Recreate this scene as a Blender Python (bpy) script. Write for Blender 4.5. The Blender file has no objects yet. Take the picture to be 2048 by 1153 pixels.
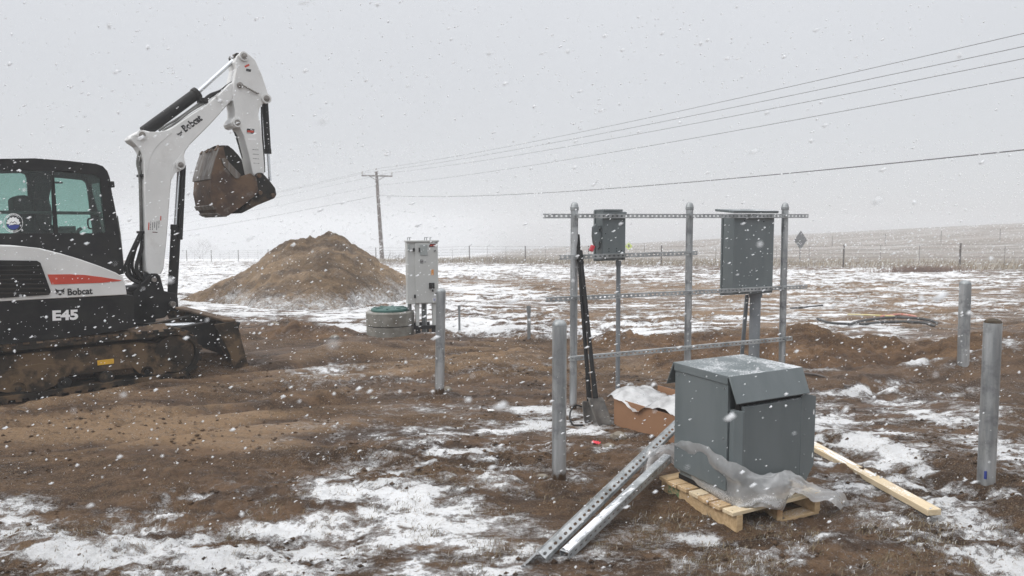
import bpy, bmesh, math, random
import numpy as np
from mathutils import Vector, Matrix
from mathutils.geometry import tessellate_polygon

random.seed(7); np.random.seed(7)
R = math.radians
scn = bpy.context.scene
COL = scn.collection

# ------------------------------------------------------------------ camera
CAM = Vector((0.0, 0.0, 1.70)); FPX = 1400.0
PITCH = R(4.9); ROLL = R(0.30)
_f = Vector((0, math.cos(PITCH), -math.sin(PITCH)))
_u0 = Vector((0, math.sin(PITCH), math.cos(PITCH))); _r0 = Vector((1, 0, 0))
_r = _r0*math.cos(ROLL) - _u0*math.sin(ROLL)
_u = _u0*math.cos(ROLL) + _r0*math.sin(ROLL)
cd = bpy.data.cameras.new('camera'); cam = bpy.data.objects.new('camera', cd); COL.objects.link(cam)
cam.matrix_world = Matrix(((_r.x, _u.x, -_f.x, CAM.x), (_r.y, _u.y, -_f.y, CAM.y), (_r.z, _u.z, -_f.z, CAM.z), (0, 0, 0, 1)))
cd.sensor_width = 36.0; cd.lens = FPX/2048*36.0; cd.clip_start = 0.05; cd.clip_end = 3000
cd.dof.use_dof = True; cd.dof.focus_distance = 6.5; cd.dof.aperture_fstop = 3.8
scn.camera = cam

# ------------------------------------------------------------------ sky, sun, exposure
SUN_EL, SUN_AZ = R(42), R(-114)         # soft sun behind thin cloud, from the left and a little behind the camera
w = bpy.data.worlds.new('World'); scn.world = w; w.use_nodes = True
nt = w.node_tree; nt.nodes.clear()
out = nt.nodes.new('ShaderNodeOutputWorld')
sky = nt.nodes.new('ShaderNodeTexSky'); sky.sky_type = 'NISHITA'; sky.sun_disc = False
sky.sun_elevation = SUN_EL; sky.sun_rotation = SUN_AZ
bg1 = nt.nodes.new('ShaderNodeBackground'); bg1.inputs[1].default_value = 0.05
nt.links.new(sky.outputs[0], bg1.inputs[0])
tc = nt.nodes.new('ShaderNodeTexCoord'); sep = nt.nodes.new('ShaderNodeSeparateXYZ')
nt.links.new(tc.outputs['Generated'], sep.inputs[0])
cr = nt.nodes.new('ShaderNodeValToRGB')
cr.color_ramp.elements[0].position = 0.0; cr.color_ramp.elements[0].color = (0.655, 0.675, 0.70, 1)
cr.color_ramp.elements[1].position = 1.0; cr.color_ramp.elements[1].color = (2.25, 2.28, 2.32, 1)
e = cr.color_ramp.elements.new(0.2); e.color = (0.67, 0.69, 0.725, 1)
e = cr.color_ramp.elements.new(0.42); e.color = (0.73, 0.75, 0.79, 1)
e = cr.color_ramp.elements.new(0.65); e.color = (1.5, 1.52, 1.56, 1)
nt.links.new(sep.outputs[2], cr.inputs[0])
cn = nt.nodes.new('ShaderNodeTexNoise'); cn.inputs['Scale'].default_value = 1.6; cn.inputs['Detail'].default_value = 3
nt.links.new(tc.outputs['Generated'], cn.inputs['Vector'])
cmul = nt.nodes.new('ShaderNodeMapRange'); cmul.inputs[3].default_value = 0.94; cmul.inputs[4].default_value = 1.06
nt.links.new(cn.outputs[0], cmul.inputs[0])
vm = nt.nodes.new('ShaderNodeVectorMath'); vm.operation = 'SCALE'
nt.links.new(cr.outputs[0], vm.inputs[0]); nt.links.new(cmul.outputs[0], vm.inputs['Scale'])
bg2 = nt.nodes.new('ShaderNodeBackground'); bg2.inputs[1].default_value = 1.0
nt.links.new(vm.outputs[0], bg2.inputs[0])
mx = nt.nodes.new('ShaderNodeMixShader'); mx.inputs[0].default_value = 0.94
nt.links.new(bg1.outputs[0], mx.inputs[1]); nt.links.new(bg2.outputs[0], mx.inputs[2])
nt.links.new(mx.outputs[0], out.inputs[0])
sl = bpy.data.lights.new('sun', 'SUN'); sl.energy = 1.4; sl.angle = R(24); sl.color = (1.0, 0.98, 0.95)
so = bpy.data.objects.new('sun', sl); COL.objects.link(so)
so.rotation_euler = (R(90)-SUN_EL, 0, R(180)-SUN_AZ)
so.location = (0, 0, 30)
scn.view_settings.view_transform = 'Standard'; scn.view_settings.look = 'None'
scn.view_settings.exposure = 0.12; scn.view_settings.gamma = 1.0
scn.cycles.use_denoising = True
scn.cycles.max_bounces = 8; scn.cycles.transparent_max_bounces = 24; scn.cycles.volume_bounces = 2

# ------------------------------------------------------------------ pixel -> world
def ray(px, py):
    d = _f + _r*((px-1024)/FPX) - _u*((py-576.5)/FPX)
    return d/d.y
def at(px, py, Y): return CAM + ray(px, py)*Y
def gnd(px, py, z=0.0):
    d = ray(px, py); return CAM + d*((z-CAM.z)/d.z)
def project(x, y, z):
    dx, dy, dz = x-CAM.x, y-CAM.y, z-CAM.z
    dep = dx*_f.x+dy*_f.y+dz*_f.z
    dep = np.where(dep < 0.2, np.nan, dep)
    return 1024+FPX*(dx*_r.x+dy*_r.y+dz*_r.z)/dep, 576.5-FPX*(dx*_u.x+dy*_u.y+dz*_u.z)/dep

# ------------------------------------------------------------------ numpy noise
_perm = np.random.RandomState(3).permutation(4096)
_vals = np.random.RandomState(5).rand(4096)
def vnoise(x, y, s=0):
    xi = np.floor(x).astype(np.int64); yi = np.floor(y).astype(np.int64)
    fx = x-xi; fy = y-yi
    fx = fx*fx*fx*(fx*(fx*6-15)+10); fy = fy*fy*fy*(fy*(fy*6-15)+10)
    def h(a, b): return _vals[_perm[(_perm[(a+s*57) & 4095]+b) & 4095]]
    return (h(xi, yi)*(1-fx)+h(xi+1, yi)*fx)*(1-fy)+(h(xi, yi+1)*(1-fx)+h(xi+1, yi+1)*fx)*fy
def fbm(x, y, n=4, s=0, gain=0.5):
    a, t, o = 1.0, 0.0, 0.0
    for i in range(n):
        c, d = math.cos(0.6*i+0.3), math.sin(0.6*i+0.3)
        o = o+a*vnoise((x*c-y*d)*2**i, (x*d+y*c)*2**i, s+i*3); t += a; a *= gain
    return o/t
def sstep(a, b, x):
    t = np.clip((x-a)/(b-a), 0, 1); return t*t*(3-2*t)

# ------------------------------------------------------------------ terrain height
FA = np.array([21.8, 34.0]); FD = np.array([-0.794, 0.608])       # the field fence
def fence_side(x, y):                                             # > 0 beyond the fence
    return (x-FA[0])*0.608+(y-FA[1])*0.794
def _g(px, py): p = gnd(px, py); return p.x, p.y
BUMPS = []          # x, y, rx, ry, angle, height
def bump(px, py, rx, ry, ang, h): x, y = _g(px, py); BUMPS.append((x, y, rx, ry, R(ang), h))
bump(690, 645, .75, .55, 10, -.22)       # hollow beside the concrete rings
bump(585, 650, .5, .35, 0, .16); bump(640, 700, 1.2, .35, 8, .06)
bump(945, 655, .75, .55, 0, -.22); bump(1180, 662, .9, .5, 10, -.16)
bump(1070, 672, .45, .18, 0, .10); bump(930, 680, .9, .16, 3, .06); bump(860, 672, .35, .22, 0, .10)
bump(880, 790, .16, .12, 0, .05)
bump(2010, 735, 1.2, .5, 10, .16); bump(2130, 735, 1.3, .6, 0, .30); bump(440, 722, .5, .35, 10, .09)
bump(1900, 835, 1.0, .3, -15, .05); bump(1740, 745, 1.3, .25, 0, .06)
bump(1380, 1120, .5, .3, 0, .02); bump(760, 1000, .6, .3, 20, .03); bump(450, 960, .9, .25, -20, .02)
RUTS = []
def rut(a, b, wd, h): ax, ay = _g(*a); bx, by = _g(*b); RUTS.append((ax, ay, bx, by, wd, h))
rut((380, 752), (1100, 693), .16, -.06); rut((380, 764), (1100, 703), .12, .04); rut((420, 742), (1080, 686), .10, .035)
rut((330, 800), (1120, 728), .18, -.05); rut((330, 820), (1120, 742), .12, .035); rut((300, 785), (1060, 718), .10, .03)
rut((60, 850), (830, 775), .14, -.05); rut((0, 880), (800, 800), .2, .03); rut((0, 905), (640, 830), .1, -.03); rut((0, 925), (560, 860), .09, .025)
rut((480, 728), (700, 712), .22, .08); rut((690, 712), (1085, 676), .20, .09); rut((1080, 676), (1340, 688), .22, .07)
rut((0, 822), (392, 752), .12, .04); rut((-60, 835), (300, 772), .10, .03)
rut((640, 862), (900, 830), .10, .04); rut((620, 880), (760, 900), .09, -.04); rut((560, 905), (860, 940), .08, .03)
rut((1660, 870), (2060, 990), .16, .05); rut((1640, 900), (1950, 1000), .12, -.04); rut((1820, 800), (2060, 850), .2, .07)
RUTS = [(a0, a1, a2, a3, wd_, h_*1.05) for (a0, a1, a2, a3, wd_, h_) in RUTS]
for (bx_, by_) in ((1118, 955), (879, 783), (1925, 746), (1971, 982), (1146, 818)): bump(bx_, by_, .15, .12, 0, .035)
rut((1640, 795), (1850, 766), .12, -.14); rut((1620, 815), (1860, 782), .18, .06); rut((1640, 770), (1840, 752), .18, .05)
rut((190, 915), (340, 968), .05, .03)
def H(x, y, fine=True):
    x = np.asarray(x, float); y = np.asarray(y, float)
    far = np.logaddexp(0, (y-12)/3.0)*3.0
    z = -.0215*far+.004*np.maximum(x, 0)*sstep(10, 40, y)+.011*np.minimum(x, 0)*sstep(20, 60, y)
    hill = -1.35+.047*(x-23)-.03*np.maximum(y-125, 0)
    hill = np.where(x < 20, hill*1.0-.03*(20-x)*sstep(60, 130, y), hill)
    fs = fence_side(x, y)
    k = sstep(3, 85, fs)
    z = z*(1-k)+hill*k+.9*(fbm(x*.035, y*.05, 4, 17)-.5)*sstep(15, 60, fs)+.25*(fbm(x*.2, y*.3, 3, 19)-.5)*sstep(6, 30, fs)
    for (bx, by, rx, ry, a, h) in BUMPS:
        c, s = math.cos(a), math.sin(a); dx, dy = x-bx, y-by
        q = ((dx*c+dy*s)/rx)**2+((-dx*s+dy*c)/ry)**2
        z = z+h*np.exp(-np.minimum(q, 30))
    wob = (vnoise(x*.9, y*.9, 31)-.5)*.22
    for (ax, ay, bx, by, wd, h) in RUTS:
        tread = .013 if (wd > .13 and h < 0 and ax < 1) else 0.0
        L = math.hypot(bx-ax, by-ay); ux, uy = (bx-ax)/L, (by-ay)/L
        tt = (x-ax)*ux+(y-ay)*uy; dd = -(x-ax)*uy+(y-ay)*ux+wob
        env = sstep(-.6, .4, tt)*sstep(L+.6, L-.4, tt) if L > 1.2 else sstep(-.1, .1, tt)*sstep(L+.1, L-.1, tt)
        z = z+h*np.exp(-np.minimum((dd/wd)**2, 30))*env*(0.4+1.2*vnoise(tt*1.7, dd*0+bx, 8))
        if tread: z = z+tread*np.sin(2*np.pi*(tt+.25*np.abs(dd))/.15)*np.exp(-np.minimum((dd/(wd*1.1))**4, 30))*env*sstep(.35, .6, vnoise(tt*.8, dd*.5+ay, 14))*sstep(16, 10, np.hypot(x, y))
    if fine:
        amp = .45+1.2*sstep(.35, .7, vnoise(x*.5, y*.8, 4))
        z = z+.10*(fbm(x*.45, y*.7, 3, 1)-.5)*sstep(2, 9, np.hypot(x, y))
        z = z+.075*amp*(fbm(x*1.6, y*2.4, 3, 11)-.5)
        r1 = 1-np.abs(2*fbm(x*3.2, y*5.5, 3, 21)-1)
        z = z+.045*amp*(r1-.6)
        z = z+.026*amp*(fbm(x*14, y*19, 3, 41, .65)-.5)
    return z
def Hs(x, y): return float(H(np.array([x]), np.array([y]))[0])
def gp(px, py):                                                    # the ground under a pixel
    p = gnd(px, py)
    for i in range(12):
        p = gnd(px, py, Hs(p.x, p.y))
    return p

# ------------------------------------------------------------------ materials
def newmat(name):
    m = bpy.data.materials.new(name); m.use_nodes = True
    return m, m.node_tree, m.node_tree.nodes['Principled BSDF']
def pbr(name, c1, c2=None, scale=6.0, rough=.5, metal=0.0, bump=0.0, bscale=40.0, detail=6, lo=.35, hi=.65, stretch=(1, 1, 1), spec=.5, c3=None, s3=3.0, lo3=.5, hi3=.62, rvar=.15, dust=0.0, foot=0.0):
    m, t, b = newmat(name)
    b.inputs['Roughness'].default_value = rough; b.inputs['Metallic'].default_value = metal
    b.inputs['Specular IOR Level'].default_value = spec
    N = t.nodes.new; L = t.links.new
    tc = N('ShaderNodeTexCoord'); mp = N('ShaderNodeMapping'); mp.inputs['Scale'].default_value = stretch
    L(tc.outputs['Object'], mp.inputs[0])
    col = None
    if c2 is not None:
        n = N('ShaderNodeTexNoise'); n.inputs['Scale'].default_value = scale; n.inputs['Detail'].default_value = detail; n.inputs['Roughness'].default_value = .62
        L(mp.outputs[0], n.inputs['Vector'])
        r = N('ShaderNodeMapRange'); r.inputs[1].default_value = lo; r.inputs[2].default_value = hi; r.interpolation_type = 'SMOOTHSTEP'
        L(n.outputs[0], r.inputs[0])
        mixn = N('ShaderNodeMix'); mixn.data_type = 'RGBA'; mixn.inputs[6].default_value = (*c1, 1); mixn.inputs[7].default_value = (*c2, 1)
        L(r.outputs[0], mixn.inputs[0]); col = mixn.outputs[2]
        if c3 is not None:
            n3 = N('ShaderNodeTexNoise'); n3.inputs['Scale'].default_value = s3; n3.inputs['Detail'].default_value = 8; n3.inputs['Roughness'].default_value = .65
            L(tc.outputs['Object'], n3.inputs['Vector'])
            r3 = N('ShaderNodeMapRange'); r3.inputs[1].default_value = lo3; r3.inputs[2].default_value = hi3
            L(n3.outputs[0], r3.inputs[0])
            m3 = N('ShaderNodeMix'); m3.data_type = 'RGBA'; m3.inputs[7].default_value = (*c3, 1)
            L(col, m3.inputs[6]); L(r3.outputs[0], m3.inputs[0]); col = m3.outputs[2]
        if foot > 0:
            sp_ = N('ShaderNodeSeparateXYZ'); L(tc.outputs['Object'], sp_.inputs[0])
            nf = N('ShaderNodeTexNoise'); nf.inputs['Scale'].default_value = 22; nf.inputs['Detail'].default_value = 6; L(tc.outputs['Object'], nf.inputs['Vector'])
            mf = N('ShaderNodeMath'); mf.operation = 'MULTIPLY_ADD'; L(nf.outputs[0], mf.inputs[0]); mf.inputs[1].default_value = -foot*2.2; L(sp_.outputs[2], mf.inputs[2])
            rf = N('ShaderNodeMapRange'); rf.inputs[1].default_value = -foot*.2; rf.inputs[2].default_value = -foot*.75; L(mf.outputs[0], rf.inputs[0])
            xf = N('ShaderNodeMix'); xf.data_type = 'RGBA'; xf.inputs[7].default_value = (.10, .062, .036, 1); L(rf.outputs[0], xf.inputs[0]); L(col, xf.inputs[6]); col = xf.outputs[2]
        if dust > 0:
            ge = N('ShaderNodeNewGeometry'); sz_ = N('ShaderNodeSeparateXYZ'); L(ge.outputs['True Normal'], sz_.inputs[0])
            up_n = N('ShaderNodeMapRange'); up_n.inputs[1].default_value = .75; up_n.inputs[2].default_value = .95; L(sz_.outputs[2], up_n.inputs[0])
            nd = N('ShaderNodeTexNoise'); nd.inputs['Scale'].default_value = 95; nd.inputs['Detail'].default_value = 3; L(ge.outputs['Position'], nd.inputs['Vector'])
            nb = N('ShaderNodeTexNoise'); nb.inputs['Scale'].default_value = 5; nb.inputs['Detail'].default_value = 4; L(ge.outputs['Position'], nb.inputs['Vector'])
            sm_ = N('ShaderNodeMath'); sm_.operation = 'ADD'; L(nd.outputs[0], sm_.inputs[0]); L(nb.outputs[0], sm_.inputs[1])
            rd_ = N('ShaderNodeMapRange'); rd_.inputs[1].default_value = 1.06; rd_.inputs[2].default_value = 1.18; rd_.inputs[4].default_value = dust; L(sm_.outputs[0], rd_.inputs[0])
            ml = N('ShaderNodeMath'); ml.operation = 'MULTIPLY'; L(up_n.outputs[0], ml.inputs[0]); L(rd_.outputs[0], ml.inputs[1])
            xd = N('ShaderNodeMix'); xd.data_type = 'RGBA'; xd.inputs[7].default_value = (.8, .81, .83, 1); L(ml.outputs[0], xd.inputs[0]); L(col, xd.inputs[6]); col = xd.outputs[2]
        L(col, b.inputs['Base Color'])
        rr = N('ShaderNodeMapRange'); rr.inputs[3].default_value = max(rough-rvar, .05); rr.inputs[4].default_value = min(rough+rvar, 1)
        L(n.outputs[0], rr.inputs[0]); L(rr.outputs[0], b.inputs['Roughness'])
    else:
        b.inputs['Base Color'].default_value = (*c1, 1)
    if bump > 0:
        n2 = N('ShaderNodeTexNoise'); n2.inputs['Scale'].default_value = bscale; n2.inputs['Detail'].default_value = 5
        L(mp.outputs[0], n2.inputs['Vector'])
        bp = N('ShaderNodeBump'); bp.inputs['Strength'].default_value = bump; bp.inputs['Distance'].default_value = .02
        L(n2.outputs[0], bp.inputs['Height']); L(bp.outputs[0], b.inputs['Normal'])
    return m
def glassmat(name, tint, gl=.08, rough=.03):
    m = bpy.data.materials.new(name); m.use_nodes = True; t = m.node_tree; t.nodes.clear()
    o = t.nodes.new('ShaderNodeOutputMaterial'); tr = t.nodes.new('ShaderNodeBsdfTransparent'); tr.inputs[0].default_value = (*tint, 1)
    g = t.nodes.new('ShaderNodeBsdfGlossy'); g.inputs['Roughness'].default_value = rough
    fr = t.nodes.new('ShaderNodeFresnel'); fr.inputs[0].default_value = 1.45
    mm = t.nodes.new('ShaderNodeMixShader')
    t.links.new(fr.outputs[0], mm.inputs[0]); t.links.new(tr.outputs[0], mm.inputs[1]); t.links.new(g.outputs[0], mm.inputs[2]); t.links.new(mm.outputs[0], o.inputs[0])
    return m
M = {}
M['galv'] = pbr('galvanised', (.27, .285, .295), (.50, .515, .525), 11, .40, .6, .06, 60, stretch=(1, 1, .14), c3=(.18, .19, .20), s3=7, lo3=.52, hi3=.68, foot=.07)
M['galv_dull'] = pbr('galvanised_dull', (.23, .245, .25), (.33, .345, .35), 12, .5, .6, .06, 60, stretch=(1, 1, .2))
M['strut'] = pbr('strut_zinc', (.29, .305, .315), (.42, .435, .44), 14, .42, .4, .05, 90, c3=(.20, .21, .21), s3=6, dust=.6)
M['grey'] = pbr('grey_enamel', (.105, .124, .129), (.130, .149, .154), 5, .40, 0, .02, 250, stretch=(1, 1, .22), spec=.5, c3=(.135, .15, .153), s3=7, lo3=.56, hi3=.75, rvar=.1, dust=.6)
M['grey_conduit'] = pbr('grey_plastic', (.17, .185, .20), (.21, .225, .24), 5, .5)
M['black'] = pbr('black_metal', (.008, .008, .009), (.018, .0175, .017), 6, .55, 0, .04, 60, spec=.22)
M['blackdirty'] = pbr('dirty_black', (.009, .009, .009), (.026, .022, .018), 5, .65, 0, .1, 50, spec=.25, c3=(.095, .062, .036), s3=3.5, lo3=.54, hi3=.64)
M['rubber'] = pbr('rubber', (.010, .009, .008), (.026, .021, .016), 7, .85, 0, .3, 40, c3=(.115, .074, .042), s3=4, lo3=.47, hi3=.6, spec=.25)
M['mudframe'] = pbr('muddy_frame', (.017, .013, .010), (.042, .030, .020), 5, .8, 0, .35, 30, c3=(.125, .082, .046), s3=2.2, lo3=.47, hi3=.56, spec=.25)
M['mud'] = pbr('caked_mud', (.115, .072, .042), (.07, .043, .026), 9, .9, 0, .6, 35, c3=(.16, .108, .066), s3=6)
M['white'] = pbr('white_paint', (.62, .62, .61), (.68, .68, .67), 3, .36, 0, .015, 200, c3=(.50, .485, .46), s3=2.2, lo3=.55, hi3=.8, rvar=.06)
M['red'] = pbr('red_paint', (.55, .055, .025), (.48, .05, .025), 6, .4)
M['letter_black'] = pbr('black_vinyl', (.015, .015, .016))
M['letter_worn'] = pbr('worn_black_vinyl', (.015, .015, .016), (.4, .4, .4), 22, .45, lo=.52, hi=.6)
M['letter_white'] = pbr('white_vinyl', (.78, .78, .78))
M['blue'] = pbr('blue_vinyl', (.02, .04, .22))
M['yellow'] = pbr('yellow_reflector', (.75, .42, .03), (.6, .35, .04), 20, .35)
M['chrome'] = pbr('chrome_rod', (.62, .64, .66), None, rough=.18, metal=.95)
M['steelpin'] = pbr('worn_steel', (.16, .145, .13), (.30, .28, .26), 30, .45, .6)
M['rust'] = pbr('rusty_bucket', (.050, .028, .018), (.13, .078, .046), 4, .72, .15, .3, 25, c3=(.20, .185, .17), s3=5.5, lo3=.56, hi3=.70)
M['bucketsteel'] = pbr('scraped_steel', (.20, .19, .18), (.11, .085, .065), 14, .55, .4, .15, 30, stretch=(1, 1, .2))
M['hose'] = pbr('black_hose', (.010, .010, .011), (.022, .021, .02), 20, .55, spec=.3)
M['hosegrey'] = pbr('grey_tube', (.11, .11, .105), (.2, .2, .19), 12, .45, .3)
M['cabglass'] = glassmat('green_tinted_glass', (.72, .825, .80))
M['cloth'] = pbr('dark_clothing', (.02, .02, .022), (.035, .034, .035), 8, .9, 0, .2, 40)
M['skin'] = pbr('skin', (.36, .2, .13), (.40, .23, .16), 10, .6)
M['cloth_brown'] = pbr('brown_glove', (.12, .07, .045), (.08, .05, .03), 9, .9)
M['cabinet'] = pbr('light_grey_cabinet', (.44, .45, .44), (.48, .49, .48), 3, .42, 0, .01, 200)
M['cabinet_panel'] = pbr('inspection_panel', (.30, .33, .33), None, rough=.3)
M['orange'] = pbr('orange_label', (.62, .27, .07))
M['darkred'] = pbr('dark_red_label', (.12, .015, .015), (.02, .01, .01), 30, .4)
M['concrete'] = pbr('concrete', (.16, .155, .135), (.235, .225, .20), 5, .85, 0, .25, 60, c3=(.13, .115, .09), s3=3.4, lo3=.50, hi3=.66, dust=.5)
M['greenlid'] = pbr('green_fibreglass', (.016, .075, .062), (.024, .095, .08), 8, .5)
M['wood'] = pbr('pine', (.40, .27, .14), (.54, .39, .225), 5, .7, 0, .12, 50, stretch=(1.2, 9, 9), c3=(.30, .17, .08), s3=5, lo3=.58, hi3=.70, dust=.45)
M['wood2'] = pbr('pale_pine', (.52, .41, .26), (.62, .51, .35), 6, .7, 0, .1, 50, stretch=(1.2, 9, 9), c3=(.34, .17, .08), s3=4, lo3=.66, hi3=.72, dust=.6)
M['endgrain'] = pbr('end_grain', (.30, .22, .14), (.4, .3, .19), 30, .85)
M['nail'] = pbr('nail_head', (.09, .07, .05))
M['stamp'] = pbr('green_stamp', (.06, .16, .07), (.42, .30, .17), 60, .7)
M['soildark'] = pbr('dark_soil', (.035, .026, .015), (.07, .05, .03), 30, .9, 0, .5, 60)
M['card'] = pbr('cardboard', (.24, .125, .065), (.27, .145, .078), 4, .8, 0, .05, 80)
M['polebrown'] = pbr('weathered_pole', (.06, .04, .032), (.11, .078, .062), 8, .9, 0, .3, 20, stretch=(3, 3, .3), c3=(.5, .5, .5), s3=6, lo3=.60, hi3=.70)
M['wire'] = pbr('line_wire', (.10, .10, .105))
M['insul'] = pbr('insulator', (.35, .33, .31))
M['tpost'] = pbr('dark_steel_post', (.045, .035, .03), (.075, .055, .045), 12, .8)
M['stay'] = pbr('wire_stay', (.16, .15, .14))
M['signback'] = pbr('sign_back', (.10, .105, .11), (.14, .145, .15), 6, .6)
M['signyellow'] = pbr('lime_sign', (.62, .78, .05), None, rough=.5)
M['rock'] = pbr('rock', (.15, .125, .095), (.23, .205, .165), 12, .85, 0, .5, 20, c3=(.75, .76, .78), s3=9, lo3=.58, hi3=.64)
M['scrapred'] = pbr('red_plastic', (.62, .04, .06), (.5, .03, .05), 12, .4)
M['paper'] = pbr('white_scrap', (.7, .7, .69), (.6, .6, .58), 12, .7)
M['cableblack'] = pbr('black_conduit', (.02, .02, .021), (.04, .04, .04), 10, .5, c3=(.75, .76, .78), s3=5, lo3=.58, hi3=.68)
M['cablered'] = pbr('red_conduit', (.5, .10, .06), (.6, .35, .3), 8, .5)
M['cableyellow'] = pbr('yellow_conduit', (.5, .42, .12), (.6, .55, .35), 8, .5)
M['branch'] = pbr('bark_branch', (.10, .085, .075), (.15, .13, .12), 8, .9)
M['twig'] = pbr('reddish_twigs', (.12, .065, .045), (.2, .12, .08), 8, .9)
M['shovelblade'] = pbr('muddy_shovel_steel', (.11, .105, .10), (.20, .185, .165), 9, .6, .3, .2, 30, c3=(.32, .30, .28), s3=6, lo3=.55, hi3=.68)
M['snowmat'] = pbr('fresh_snow', (.80, .81, .83), (.74, .75, .78), 30, .85, 0, .5, 120)
# thin plastic film
def filmmat(name, whit=.34, tint=(.93, .94, .95)):
    m = bpy.data.materials.new(name); m.use_nodes = True; t = m.node_tree; t.nodes.clear(); N = t.nodes.new; L = t.links.new
    o = N('ShaderNodeOutputMaterial'); tr = N('ShaderNodeBsdfTransparent'); tr.inputs[0].default_value = (*tint, 1)
    df = N('ShaderNodeBsdfDiffuse'); df.inputs[0].default_value = (.9, .905, .91, 1); tl = N('ShaderNodeBsdfTranslucent'); tl.inputs[0].default_value = (.9, .9, .91, 1)
    gl = N('ShaderNodeBsdfGlossy'); gl.inputs['Roughness'].default_value = .12
    a = N('ShaderNodeAddShader'); L(df.outputs[0], a.inputs[0]); L(tl.outputs[0], a.inputs[1])
    ms = N('ShaderNodeMixShader'); ms.inputs[0].default_value = .5; L(df.outputs[0], ms.inputs[1]); L(tl.outputs[0], ms.inputs[2])
    tcb = N('ShaderNodeTexCoord'); nb_ = N('ShaderNodeTexNoise'); nb_.noise_type = 'RIDGED_MULTIFRACTAL'; nb_.inputs['Scale'].default_value = 7; nb_.inputs['Detail'].default_value = 3
    L(tcb.outputs['Object'], nb_.inputs['Vector']); bpn = N('ShaderNodeBump'); bpn.inputs['Strength'].default_value = .22; bpn.inputs['Distance'].default_value = .03
    L(nb_.outputs[0], bpn.inputs['Height'])
    for q_ in (df, tl, gl): L(bpn.outputs[0], q_.inputs['Normal'])
    tc = N('ShaderNodeTexCoord'); n = N('ShaderNodeTexNoise'); n.inputs['Scale'].default_value = 9; n.inputs['Detail'].default_value = 5
    L(tc.outputs['Object'], n.inputs['Vector'])
    at_ = N('ShaderNodeAttribute'); at_.attribute_name = 'frost'
    n2 = N('ShaderNodeTexNoise'); n2.inputs['Scale'].default_value = 170; n2.inputs['Detail'].default_value = 2; L(tc.outputs['Object'], n2.inputs['Vector'])
    mr = N('ShaderNodeMapRange'); mr.inputs[1].default_value = .3; mr.inputs[2].default_value = .7; mr.inputs[3].default_value = whit*.7; mr.inputs[4].default_value = whit*1.3; L(n.outputs[0], mr.inputs[0])
    ad = N('ShaderNodeMath'); ad.operation = 'ADD'; L(at_.outputs['Fac'], ad.inputs[0]); L(n2.outputs[0], ad.inputs[1])
    fr = N('ShaderNodeMapRange'); fr.inputs[1].default_value = .95; fr.inputs[2].default_value = 1.05; L(ad.outputs[0], fr.inputs[0])
    rg = N('ShaderNodeMapRange'); rg.inputs[1].default_value = 1.15; rg.inputs[2].default_value = 1.7; rg.inputs[4].default_value = .45; L(nb_.outputs[0], rg.inputs[0])
    m9 = N('ShaderNodeMath'); m9.operation = 'ADD'; m9.use_clamp = True; L(mr.outputs[0], m9.inputs[0]); L(rg.outputs[0], m9.inputs[1])
    mxx = N('ShaderNodeMath'); mxx.operation = 'MAXIMUM'; L(m9.outputs[0], mxx.inputs[0]); L(fr.outputs[0], mxx.inputs[1])
    s1 = N('ShaderNodeMixShader'); L(mxx.outputs[0], s1.inputs[0]); L(tr.outputs[0], s1.inputs[1]); L(ms.outputs[0], s1.inputs[2])
    lw = N('ShaderNodeFresnel'); lw.inputs[0].default_value = 1.85
    s2 = N('ShaderNodeMixShader'); L(lw.outputs[0], s2.inputs[0]); L(s1.outputs[0], s2.inputs[1]); L(gl.outputs[0], s2.inputs[2])
    L(s2.outputs[0], o.inputs[0]); return m
M['film'] = filmmat('clear_plastic_film', .52, (.98, .98, .985))
M['filmwhite'] = filmmat('milky_plastic_film', .88)

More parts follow.
